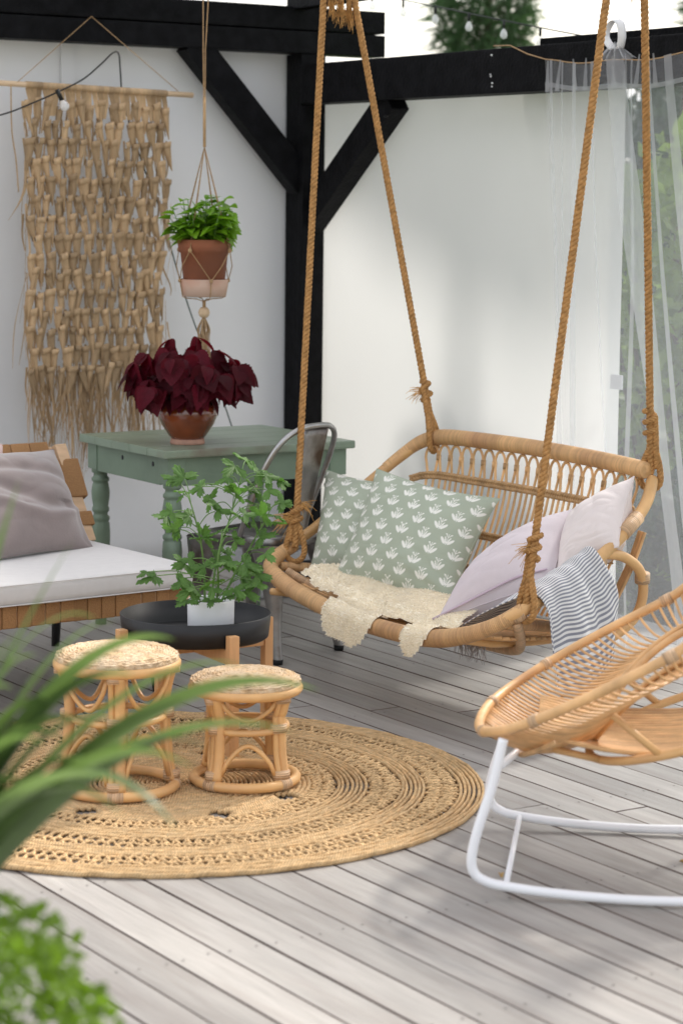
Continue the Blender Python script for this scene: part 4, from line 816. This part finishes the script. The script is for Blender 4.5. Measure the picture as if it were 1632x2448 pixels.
for a in anc:
    for k in range(2 if rq.random() < .8 else 1):
        pos = base+a+(rq.normal(0, .016, 3) if k else 0); src = allp[np.argmin(np.linalg.norm(allp-pos, axis=1)+np.where(allp[:, 2] > pos[2]-.02, .08, 0))]
        tube(smooth_path([src, (src+pos)/2+np.array([0, 0, .012]), pos], 8), .0015, 4, g=g)
        d = pos-src; d[2] *= .35; d /= np.linalg.norm(d)+1e-6; d = d+np.array([0, 0, -.25+rq.normal(0, .25)])
        link('leaf', PM[rq.integers(4)], ge, lmat(pos, d, np.array([-.35, -.5, .75])+rq.normal(0, .30, 3), rq.uniform(.052, .086)))
obj('stems', g, 'gstem', ge)

# ------------------------------------------------------------------ stools
def stool(c, h, rt_, rb, label, rot, sd):
    c = np.asarray(c, float); t = thing('stool', label, 'stool', tuple(c), 'round rattan stools on the rug')
    an = np.linspace(0, 2*math.pi, 64, endpoint=False); r0 = .0145; zb = .018
    circ = lambda r_, z: np.stack([c[0]+r_*np.cos(an), c[1]+r_*np.sin(an), np.full(64, z+c[2])], 1)
    obj('base_ring', tube(circ(rb-r0, zb), r0, 10, closed=True), 'rattan_pale', t)
    obj('seat_ring', tube(circ(rt_-.013, h-.045), .0155, 10, closed=True), 'rattan_pale', t)
    st = obj('seat', lathe([(0, h-.001), (rt_*.35, h-.002), (rt_*.65, h-.006), (rt_*.86, h-.013), (rt_*.96, h-.022), (rt_*.985, h-.031), (rt_*.96, h-.040), (rt_*.8, h-.044), (0, h-.044)], c, 64), 'seatweave', t)
    g = G()      # coiled weave standing proud on the seat
    rs = np.random.default_rng(sd)
    for j, r_ in enumerate(np.linspace(.010, rt_*.95, 22)):
        zz = np.interp(r_, [0, rt_*.35, rt_*.65, rt_*.86, rt_*.96], [h-.001, h-.002, h-.006, h-.013, h-.022]); m_ = max(16, int(r_*560)); a2 = np.linspace(0, 2*math.pi, m_, endpoint=False)
        tube(np.stack([c[0]+(r_+.0022*np.cos(a2*m_/4))*np.cos(a2), c[1]+(r_+.0022*np.cos(a2*m_/4))*np.sin(a2), c[2]+zz-.001+.0012*np.sin(a2*m_/3+j)+rs.normal(0, .0006, m_)], 1), .0038, 5, closed=True, g=g)
    obj('seat_coil', g, 'seatweave', st)
    wz = h*.52; rw = rb*.76
    for k in range(4):
        a = rot+k*math.pi/2; lg = None
        for s in (-1, 1):
            aa = a+s*.085; P = [(c[0]+r_*math.cos(aa), c[1]+r_*math.sin(aa), c[2]+z) for r_, z in ((rb-.022, .03), (rb-.034, .09), (rw, wz-.02), (rw-.002, wz+.04), (rt_-.035, h-.10), (rt_-.022, h-.055))]
            q = obj('leg', tube(smooth_path(P, 24), .0155 if s > 0 else .0085, 9), 'rattan_pale', t); lg = lg or q
        for rr_, z0, z1 in ((rb-.024, .032, .056), (rw+.001, wz-.005, wz+.02), (rt_-.024, h-.072, h-.056)):
            obj('binding', tube([(c[0]+rr_*math.cos(a), c[1]+rr_*math.sin(a), c[2]+z0), (c[0]+rr_*math.cos(a), c[1]+rr_*math.sin(a), c[2]+z1)], .0255, 12, flat=.66), 'wrap_pale', lg)
        obj('binding', tube([(c[0]+(rb-r0)*math.cos(a+q_), c[1]+(rb-r0)*math.sin(a+q_), c[2]+zb) for q_ in (-.13, -.06, 0, .06, .13)], .0165, 10), 'wrap_pale', t)
        b = a+math.pi/2; up_, dn = [], []
        for s in np.linspace(0, 1, 15):
            aa = a+.16+(b-a-.32)*s; ar = math.sin(math.pi*s)
            r1 = rb-.03-(rb-rw)*.9*ar; dn.append((c[0]+r1*math.cos(aa), c[1]+r1*math.sin(aa), c[2]+.045+(wz-.085)*ar**.62))
            r2_ = rt_-.03-(rt_-rw)*.9*ar; up_.append((c[0]+r2_*math.cos(aa), c[1]+r2_*math.sin(aa), c[2]+h-.065-(h-wz-.095)*ar**.62))
        obj('arch', tube(dn, .0068, 7), 'rattan_pale', t); obj('arch', tube(up_, .0068, 7), 'rattan_pale', t)
        obj('stretcher', tube([(c[0]+(rw-.004)*math.cos(a+s_), c[1]+(rw-.004)*math.sin(a+s_), c[2]+wz) for s_ in np.linspace(.14, math.pi/2-.14, 7)], .0095, 8), 'rattan_pale', t)
    return t
RUGZ = .014
stool((2.858, 5.518, RUGZ), .402, .173, .173, 'taller round rattan stool with woven seat on the jute rug', 1.06, 1)
stool((3.202, 5.410, RUGZ), .318, .158, .157, 'shorter round rattan stool with woven seat on the jute rug', .33, 2)

# ------------------------------------------------------------------ rug
RC = np.array([3.015, 5.525]); RR = .89
rg_ = thing('rug', 'round braided jute rug with open lacework rings on the deck', 'rug', (RC[0], RC[1], 0))
def rcirc(r, n, wob, ph, z=.008): 
    a = np.linspace(0, 2*math.pi, n, endpoint=False); rr_ = r+wob*np.sin(a*3+ph)+wob*.6*np.sin(a*7+2*ph); return np.stack([RC[0]+rr_*np.cos(a), RC[1]+rr_*np.sin(a), z+.0012*np.sin(a*23+ph*5)+.0008*np.sin(a*61+ph)], 1)
plain = [(.89, .815), (.725, .655), (.565, .475), (.325, .0)]
openb = [(.815, .725), (.655, .565), (.475, .40)]
for a, b in plain:
    nr = max(1, round((a-b)/.0122))
    for i in range(nr):
        r = a-(i+.5)*(a-b)/nr
        obj('braid', tube(rcirc(r, max(40, int(r*300)),   .0010, i*1.7+a*9), .0080, 6, closed=True, flat=.62), 'jute', rg_)
for a, b in openb:
    m_ = (a+b)/2; hw = (a-b)/2-.003; cnt = int(2*math.pi*m_/.056)
    for row in range(2):
        rm = m_+(row-.5)*hw; 
        for ph in (0, math.pi):
            n_ = cnt*10; t = np.linspace(0, 2*math.pi, n_, endpoint=False); wob = rng.normal(0, 1, 9)
            am = .52*hw*(1+.25*np.sin(t*11+wob[0]*3)); rr_ = rm+am*np.sin(t*cnt+ph+.4*np.sin(t*17+wob[1])); z = .0085+.0035*np.sin(2*(t*cnt+ph)+.8)
            obj('open_braid', tube(np.stack([RC[0]+rr_*np.cos(t), RC[1]+rr_*np.sin(t), z], 1), .0050, 5, closed=True), 'jute2', rg_)
# a ring of cords with a few gaps that show the deck
GAPS = [R(q) for q in (-96, -154, 147, 96, 42, -18, -55)]
for i, r in enumerate(np.linspace(.333, .398, 6)):
    gs_ = sorted(GAPS); hw = .115-.05*abs(i-2.5)/2.5*1.6
    for k in range(len(gs_)):
        a0, a1 = gs_[k]+hw, gs_[(k+1) % len(gs_)]-hw+(2*math.pi if k == len(gs_)-1 else 0)
        t = np.linspace(a0, a1, max(6, int((a1-a0)*40))); obj('petal_cord', tube(np.stack([RC[0]+r*np.cos(t), RC[1]+r*np.sin(t), .0085+.001*np.sin(t*40+i)], 1), .0072, 6), 'jute', rg_)

# ------------------------------------------------------------------ rocking chair
QM = np.array([3.39, 4.434, 0]); QL = np.array([.646, .763, 0]); QB = np.array([.763, -.646, 0])
Q = lambda p: QM+np.asarray(p, float)[..., 0:1]*QL+np.asarray(p, float)[..., 1:2]*QB+np.asarray(p, float)[..., 2:3]*np.array([0, 0, 1.])
rk = thing('rocking_chair', 'round rattan shell rocking chair on white steel tube runners', 'rocking chair', tuple(QM))
for s in (-1, 1):
    run = smooth_path([(s*.293, -.006, .384), (s*.303, -.030, .27), (s*.314, -.060, .17), (s*.319, -.073, .105), (s*.32, -.068, .068), (s*.319, -.045, .048), (s*.317, .0, .036), (s*.315, .12, .0235), (s*.315, .30, .0165), (s*.315, .48, .0215), (s*.315, .66, .038), (s*.315, .80, .065)], 90)
    obj('runner', tube(Q(run), .0120, 10), 'whitemetal', rk); obj('rear_leg', tube(Q(smooth_path([(s*.315, .60, .04), (s*.30, .56, .2), (s*.27, .53, .34)], 16)), .012, 10), 'whitemetal', rk)
obj('cross_bar', tube(Q(np.array([(-.315, .008, .035), (.315, .008, .035)])), .007, 8), 'whitemetal', rk); obj('cross_bar', tube(Q(np.array([(-.315, .72, .05), (.315, .72, .05)])), .007, 8), 'whitemetal', rk)
obj('seat_frame', tube(Q(np.array([(-.289, -.012, .318), (0, .03, .300), (.289, -.012, .318)])), .009, 8), 'whitemetal', rk)
def rimp(f):
    s, c = math.sin(f), math.cos(f); a = .385*math.copysign(abs(s)**.80, s); b = .30-.38*math.copysign(abs(c)**.80, c)
    z = .362+.50*(b+.08)+.06*max(0, b+.0)+.75*max(0, b-.38)**1.35; return np.array([a, b, z])
def eyep(f):
    s, c = math.sin(f), math.cos(f); b = .42-.22*c; return np.array([.20*s, b, .352+.12*abs(s)**1.5+.55*(b-.25)])
ff = np.linspace(0, 2*math.pi, 96, endpoint=False)
obj('rim', tube(Q(np.array([rimp(f) for f in ff])), .0125, 9, closed=True), 'rattan', rk); obj('eye_ring', tube(Q(np.array([eyep(f) for f in ff])), .010, 8, closed=True), 'rattan', rk); obj('eye_ring', tube(Q(np.array([eyep(f)*np.array([1.06, 1, 1])+np.array([0, 0, .014]) for f in ff])), .007, 8, closed=True), 'rattan', rk)
NSL = 150
for i in range(NSL):
    f = 2*math.pi*(i+.5)/NSL; a, b = rimp(f), eyep(f+.0); P = []
    for t in np.linspace(0, 1, 9): q = a+(b-a)*t; q[2] -= .045*math.sin(math.pi*t)*(.9+.2*math.cos(f)); P.append(q)
    obj('cane', tube(Q(np.array(P)), .0038, 6), 'rattan', rk)
for a_ in np.linspace(-.235, .235, 30):
    P = [(a_*(1-.25*abs(b_-.32)/.35), b_, .318+.62*(b_-.30)**2+.55*a_*a_) for b_ in np.linspace(.06, .66, 12)]
    obj('seat_cane', tube(Q(np.array(P)), .0062, 6), 'rattan', rk)
for t_ in (.35,):
    P = []
    for f in np.linspace(-.85, .85, 40): a, b = rimp(f), eyep(f); q = a+(b-a)*t_; q[2] -= .055*math.sin(math.pi*t_)+.008; P.append(q)
    obj('under_cane', tube(Q(np.array(P)), .007, 7), 'rattan_dark', rk)
ring_ = [(.30*math.sin(f), .46-.27*math.cos(f), .295+.35*max(0, .46-.27*math.cos(f)-.19)) for f in ff]; obj('support_ring', tube(Q(np.array(ring_)), .011, 8, closed=True), 'rattan_pale', rk)
for f in (.5, -.5, 1.2, -1.2, 2.2, -2.2): a = rimp(f)*.45+eyep(f)*.55; b = np.array([.30*math.sin(f), .46-.27*math.cos(f), .295+.35*max(0, .46-.27*math.cos(f)-.19)]); a[2] -= .05; obj('strut', tube(Q(np.array([a, b])), .009, 7), 'rattan_pale', rk)
for f in (.35, -.35, 1.0, -1.0, 1.7, -1.7): obj('binding', tube(Q(np.array([rimp(f-.03), rimp(f+.03)])), .0155, 9), 'wrap_pale', rk)

# ------------------------------------------------------------------ foreground plants
def blade_geo(p0, p1, p2, wd, twist_=0.3, n=22):
    p0, p1, p2 = map(lambda q: np.asarray(q, float), (p0, p1, p2)); P = []
    for t in np.linspace(0, 1, n):
        c = p0*(1-t)**2+2*p1*t*(1-t)+p2*t*t; d = 2*(p1-p0)*(1-t)+2*(p2-p1)*t; d /= np.linalg.norm(d); sd = np.cross(d, [0, 0, 1.]); sd /= np.linalg.norm(sd)+1e-6; up2 = np.cross(sd, d)
        w_ = wd*min(1, t*5+.5)*(1-t**2.6); sv = sd*math.cos(twist_)+up2*math.sin(twist_); uv2 = np.cross(sv, d); P.append([c+sv*w_*s+uv2*abs(s)*w_*.35 for s in (-1, -.5, 0, .5, 1)])
    return grid(np.array(P))
FP = np.array([1.19, 2.97, .62])
pl = thing('planter', 'tall zinc planter standing beside the terrace entrance with strap-leaved plant', 'planter', (FP[0], FP[1], 0))
obj('body', lathe([(0, 0), (.11, 0), (.115, .01), (.14, .60), (.146, .605), (.146, .62), (.137, .62), (.13, .57), (0, .57)], (FP[0], FP[1], 0), 36), 'zinc', pl); obj('soil', lathe([(0, .575), (.131, .572)], (FP[0], FP[1], 0), 20), 'soil', pl)
fp = thing('strap_leaf_plant', 'plant with long arching green strap leaves in the tall zinc planter', 'plant', tuple(FP-np.array([0, 0, .04])))
ctr = FP+np.array([0, 0, .0])
tips = [((1.735, 2.72, .935), 1.02, .014), ((1.655, 2.66, .895), .97, .0155), ((1.565, 2.84, 1.005), 1.05, .0165), ((1.43, 2.58, .80), 1.0, .0135), ((1.352, 2.90, 1.245), 1.0, .0085), ((1.46, 2.95, 1.145), .98, .0075), ((1.51, 2.86, .955), 1.0, .015), ((1.45, 2.78, .83), .95, .014), ((1.50, 2.90, 1.03), 1.03, .014), ((1.56, 2.72, .87), .96, .013), ((1.42, 2.72, .79), .93, .015), ((1.66, 2.80, .965), 1.02, .012), ((1.40, 2.95, .98), 1.0, .015), ((1.34, 2.80, .80), .93, .014), ((1.50, 2.66, .86), .97, .011), ((1.46, 2.80, .90), .98, .016), ((1.38, 2.82, .88), .97, .016), ((1.40, 2.88, .92), .98, .016), ((1.33, 2.88, .95), 1.0, .016)]
for i, (tp, hz, wd) in enumerate(tips):
    tp = np.array(tp); md = ctr*.42+tp*.58; md[2] = hz; obj('leaf', blade_geo(ctr+rng.normal(0, .015, 3)-np.array([0, 0, .08]), md, tp, wd*(2.7 if i < 4 else 1.9), rng.uniform(.1, .8)), 'blade', fp)
for i in range(4):
    a = R(-22)+rng.normal(0, .30); ln = rng.uniform(.20, .36); tp = ctr+np.array([math.cos(a)*ln, math.sin(a)*ln, rng.uniform(.22, .44)-.1*ln]); md = ctr*.45+tp*.55; md[2] = tp[2]+rng.uniform(.03, .12)
    obj('leaf', blade_geo(ctr+rng.normal(0, .02, 3)-np.array([0, 0, .08]), md, tp, rng.uniform(.013, .021), rng.uniform(-.2, .9)), 'blade', fp)
for i in range(18):
    a = rng.uniform(1.6, 4.8); tp = ctr+np.array([math.cos(a)*.4, math.sin(a)*.4, rng.uniform(.1, .5)]); md = ctr+np.array([math.cos(a)*.15, math.sin(a)*.15, rng.uniform(.3, .5)]); obj('leaf', blade_geo(ctr+rng.normal(0, .02, 3)-np.array([0, 0, .08]), md, tp, rng.uniform(.010, .016), rng.uniform(-.5, .5)), 'blade', fp)
HB = np.array([1.105, 2.665, .49])
pl2 = thing('planter', 'low zinc tub on the deck filled with a bushy small-leaved herb', 'planter', (HB[0], HB[1], 0))
obj('body', lathe([(0, 0), (.16, 0), (.165, .01), (.20, .44), (.207, .445), (.207, .46), (.197, .46), (.19, .42), (0, .42)], (HB[0], HB[1], 0), 36), 'zinc', pl2); obj('soil', lathe([(0, .425), (.189, .422)], (HB[0], HB[1], 0), 20), 'soil', pl2)
hb = thing('herb_bush', 'bushy fresh green small-leaved herb in the low zinc tub', 'plant', (HB[0], HB[1], .43))
HL = [ovate(.85, .0, .2, .1, 7).mesh('leaf', MT['herb']), ovate(.7, .0, .35, .15, 7).mesh('leaf', MT['herb'])]
rh_ = np.random.default_rng(6); ns = 0; g2 = G(); gs = G()
for i in range(2800):
    d = rh_.normal(0, 1, 3); d /= np.linalg.norm(d); r_ = (.62+.38*rh_.random()**.5)*(1+.16*math.sin(5*d[0]+3*d[1]+4*d[2])); pos = np.array([HB[0]+.03, HB[1], HB[2]+.075])+d*r_*np.array([.205, .205, .165])
    out = d+rh_.normal(0, .5, 3); up_ = d*.5+np.array([0, 0, .7])+rh_.normal(0, .3, 3); s = rh_.uniform(.014, .026)
    vis = (pos-np.array([0, 0, 0]))@np.array(rt)/((pos@np.array(fh))) > -.15
    if ns < 300 and d[2] > -.2 and vis: link('leaf', HL[i % 2], hb, lmat(pos, out, up_, s)); ns += 1
    else:
        mw = lmat(pos, out, up_, s); me = HL[i % 2]; V = [tuple(mw@v.co) for v in me.vertices]; g2.add(V, [list(p.vertices) for p in me.polygons])
o = obj('foliage', g2, 'herb', hb); o['kind'] = 'stuff'
for i in range(60):
    a = rh_.uniform(0, 6.28); r_ = rh_.uniform(.05, .17); tube([(HB[0]+.05*math.cos(a), HB[1]+.05*math.sin(a), .42), (HB[0]+r_*math.cos(a), HB[1]+r_*math.sin(a), .42+rh_.uniform(.08, .18))], .0016, 4, g=gs)
for k, q in enumerate(((1.195, 2.79, .80), (1.235, 2.765, .735), (1.165, 2.81, .70), (1.17, 2.80, .76))):
    p_ = smooth_path([(q[0]-.04, q[1]-.1, .48), (q[0]-.03, q[1]-.04, .62), q], 12); tube(p_, .0014, 4, g=gs)
    for j in range(5): link('leaf', HL[j % 2], hb, lmat(p_[-1-j*2], rh_.normal(0, 1, 3)+np.array([0, 0, -.5]), rh_.normal(0, 1, 3), rh_.uniform(.018, .03)))
obj('stems', gs, 'gstem', hb)

# ------------------------------------------------------------------ garden
def foliage(name, par, c, rad, n, s0, s1, mat, seed, shape='ovate', lumps=5, zmin=-1e9):
    rq = np.random.default_rng(seed); c = np.asarray(c, float); rad = np.asarray(rad, float); lc = rq.normal(0, 1, (lumps, 3)); lc /= np.linalg.norm(lc, axis=1)[:, None]
    V = np.zeros((n, 4, 3)); d = rq.normal(0, 1, (n, 3)); d /= np.linalg.norm(d, axis=1)[:, None]; lift = np.max(d@lc.T, 1).clip(0)**3
    r_ = (.45+.55*rq.random(n)**.5)*(.72+.38*lift); p = c+d*r_[:, None]*rad; p[:, 2] = np.maximum(p[:, 2], zmin)
    ax = d*.6+rq.normal(0, .7, (n, 3))+np.array([0, 0, -.2]); ax /= np.linalg.norm(ax, axis=1)[:, None]; sd = np.cross(ax, rq.normal(0, 1, (n, 3))); sd /= np.linalg.norm(sd, axis=1)[:, None]
    s = rq.uniform(s0, s1, n)[:, None]; wd = .30 if shape == 'ovate' else .05
    V[:, 0] = p; V[:, 1] = p+ax*s*.45+sd*s*wd; V[:, 2] = p+ax*s; V[:, 3] = p+ax*s*.45-sd*s*wd
    o = obj(name, G().add(V.reshape(-1, 3), [(4*i, 4*i+1, 4*i+2, 4*i+3) for i in range(n)]), mat, par, False); o['kind'] = 'stuff'; return o
def shrub(c, rad, n, s0, s1, mat, seed, label):
    t = thing('shrub', label, 'shrub', (c[0], c[1], -.42)); foliage('foliage', t, c, rad, n, s0, s1, mat, seed, zmin=-.3); g = G(); rq = np.random.default_rng(seed)
    for i in range(9): a = rq.uniform(0, 6.28); tube(smooth_path([(c[0]+.05*math.cos(a), c[1]+.05*math.sin(a), -.42), (c[0]+.3*rad[0]*math.cos(a), c[1]+.3*rad[1]*math.sin(a), c[2]*.4), (c[0]+.6*rad[0]*math.cos(a), c[1]+.6*rad[1]*math.sin(a), c[2]+.3*rad[2])], 10), .012, 5, g=g)
    obj('branches', g, 'bark', t)
shrub((7.0, 7.95, .85), (.75, .75, 1.15), 5600, .06, .11, 'hedge', 1, 'yellow-green leafy shrub just outside the plastic sheet')
shrub((6.5, 6.95, .15), (.5, .6, .5), 2600, .05, .10, 'darkleaf', 2, 'low dark shrub behind the curtain foot')
shrub((7.4, 9.6, .35), (.8, .9, .9), 3000, .05, .09, 'darkleaf', 3, 'rounded dark shrub beyond the fabric sheet')
shrub((8.2, 9.2, .5), (1.0, 1.0, .95), 3600, .06, .10, 'darkleaf', 9, 'broad dark shrub behind the yellow-green one')
def tree(c, h, cz, rad, n, mat, seed, label, name='pine_tree', s0=.12, s1=.3, shape='needle', lumps=9):
    t = thing(name, label, 'tree', (c[0], c[1], -.42)); g = G(); rq = np.random.default_rng(seed); tube([(c[0], c[1], -.42), (c[0]+.05, c[1], h*.5), (c[0], c[1], h)], [.11, .07, .02], 8, g=g)
    for i in range(16): a = rq.uniform(0, 6.28); z = rq.uniform(cz-rad[2]*.8, h*.92); f = 1-max(0, (z-cz))/max(.01, rad[2]); tube([(c[0], c[1], z), (c[0]+rad[0]*.7*f*math.cos(a), c[1]+rad[1]*.7*f*math.sin(a), z+.15)], [.025, .008], 5, g=g)
    obj('trunk', g, 'bark', t); foliage('crown', t, (c[0], c[1], cz), rad, n, s0, s1, mat, seed+50, shape, lumps)
    return t
tree((13.32, 18.08), 4.6, 3.35, (.45, .45, 1.15), 6000, 'needle', 4, 'young pine tree rising behind the beam beside the rope')
tree((12.2, 20.2), 3.4, 2.6, (.35, .35, .6), 1200, 'needle', 5, 'small pine tip peeping over the beam by the corner')
tree((14.6, 15.9), 4.9, 3.5, (.62, .62, 1.4), 5200, 'needle', 6, 'pine tree behind the string of bulbs')
tree((9.6, 10.9), 3.0, 1.45, (1.0, 1.0, 1.1), 6500, 'darkleaf', 7, 'dark round tree behind the curtain', 'garden_tree', .07, .13, 'ovate', 6)
tree((11.6, 12.3), 3.6, 1.75, (1.4, 1.4, 1.6), 7000, 'darkleaf', 8, 'broad dark tree far behind the curtain', 'garden_tree', .08, .15, 'ovate', 6)
tree((7.35, 8.35), 4.6, 3.95, (.75, 1.5, .95), 4200, 'hedge', 12, 'leafy tree arching high over the fabric sheet', 'garden_tree', .09, .16, 'ovate', 9)
# garden festoon
s2 = thing('string_light', 'thin dark cable strung with small clear bulbs against the sky', 'string light', (6.2, 7.6, 2.2))
cab = smooth_path([(6.2, 9.6, 2.66), (6.2, 8.805, 2.517), (6.2, 7.96, 2.368), (6.2, 7.272, 2.262), (6.2, 6.4, 2.18), (6.2, 5.2, 2.16)], 80); obj('cable', tube(cab, .0032, 5), 'cable', s2)
for y_ in np.arange(5.4, 9.4, .262):
    z_ = np.interp(-y_, -cab[:, 1], cab[:, 2]); obj('socket', tube([(6.2, y_, z_), (6.2, y_, z_-.035)], .006, 7), 'cable', s2); obj('bulb', lathe([(.005, -.035), (.009, -.042), (.015, -.053), (.017, -.064), (.012, -.076), (.0, -.08)], (6.2, y_, z_), 12), 'glass', s2)

DLm = ovate(.5, .05, .3, .5, 9).mesh('dry_leaf', M('dry_leaf', (.42, .27, .10), .7, .2, 30))
for q, lb in (((4.284, 5.352, .004), 'small dry leaf on the deck under the rattan shell'), ((3.308, 4.361, .004), 'small dry leaf on the deck between the white runners'), ((3.752, 4.214, .004), 'small dry leaf on the deck beside the far white runner')): o = link('dry_leaf', DLm, None, lmat(q, rng.normal(0, 1, 3)*np.array([1, 1, 0]), (0, 0, 1), .026)); tag(o, lb, 'leaf', 'dry leaves on the deck')
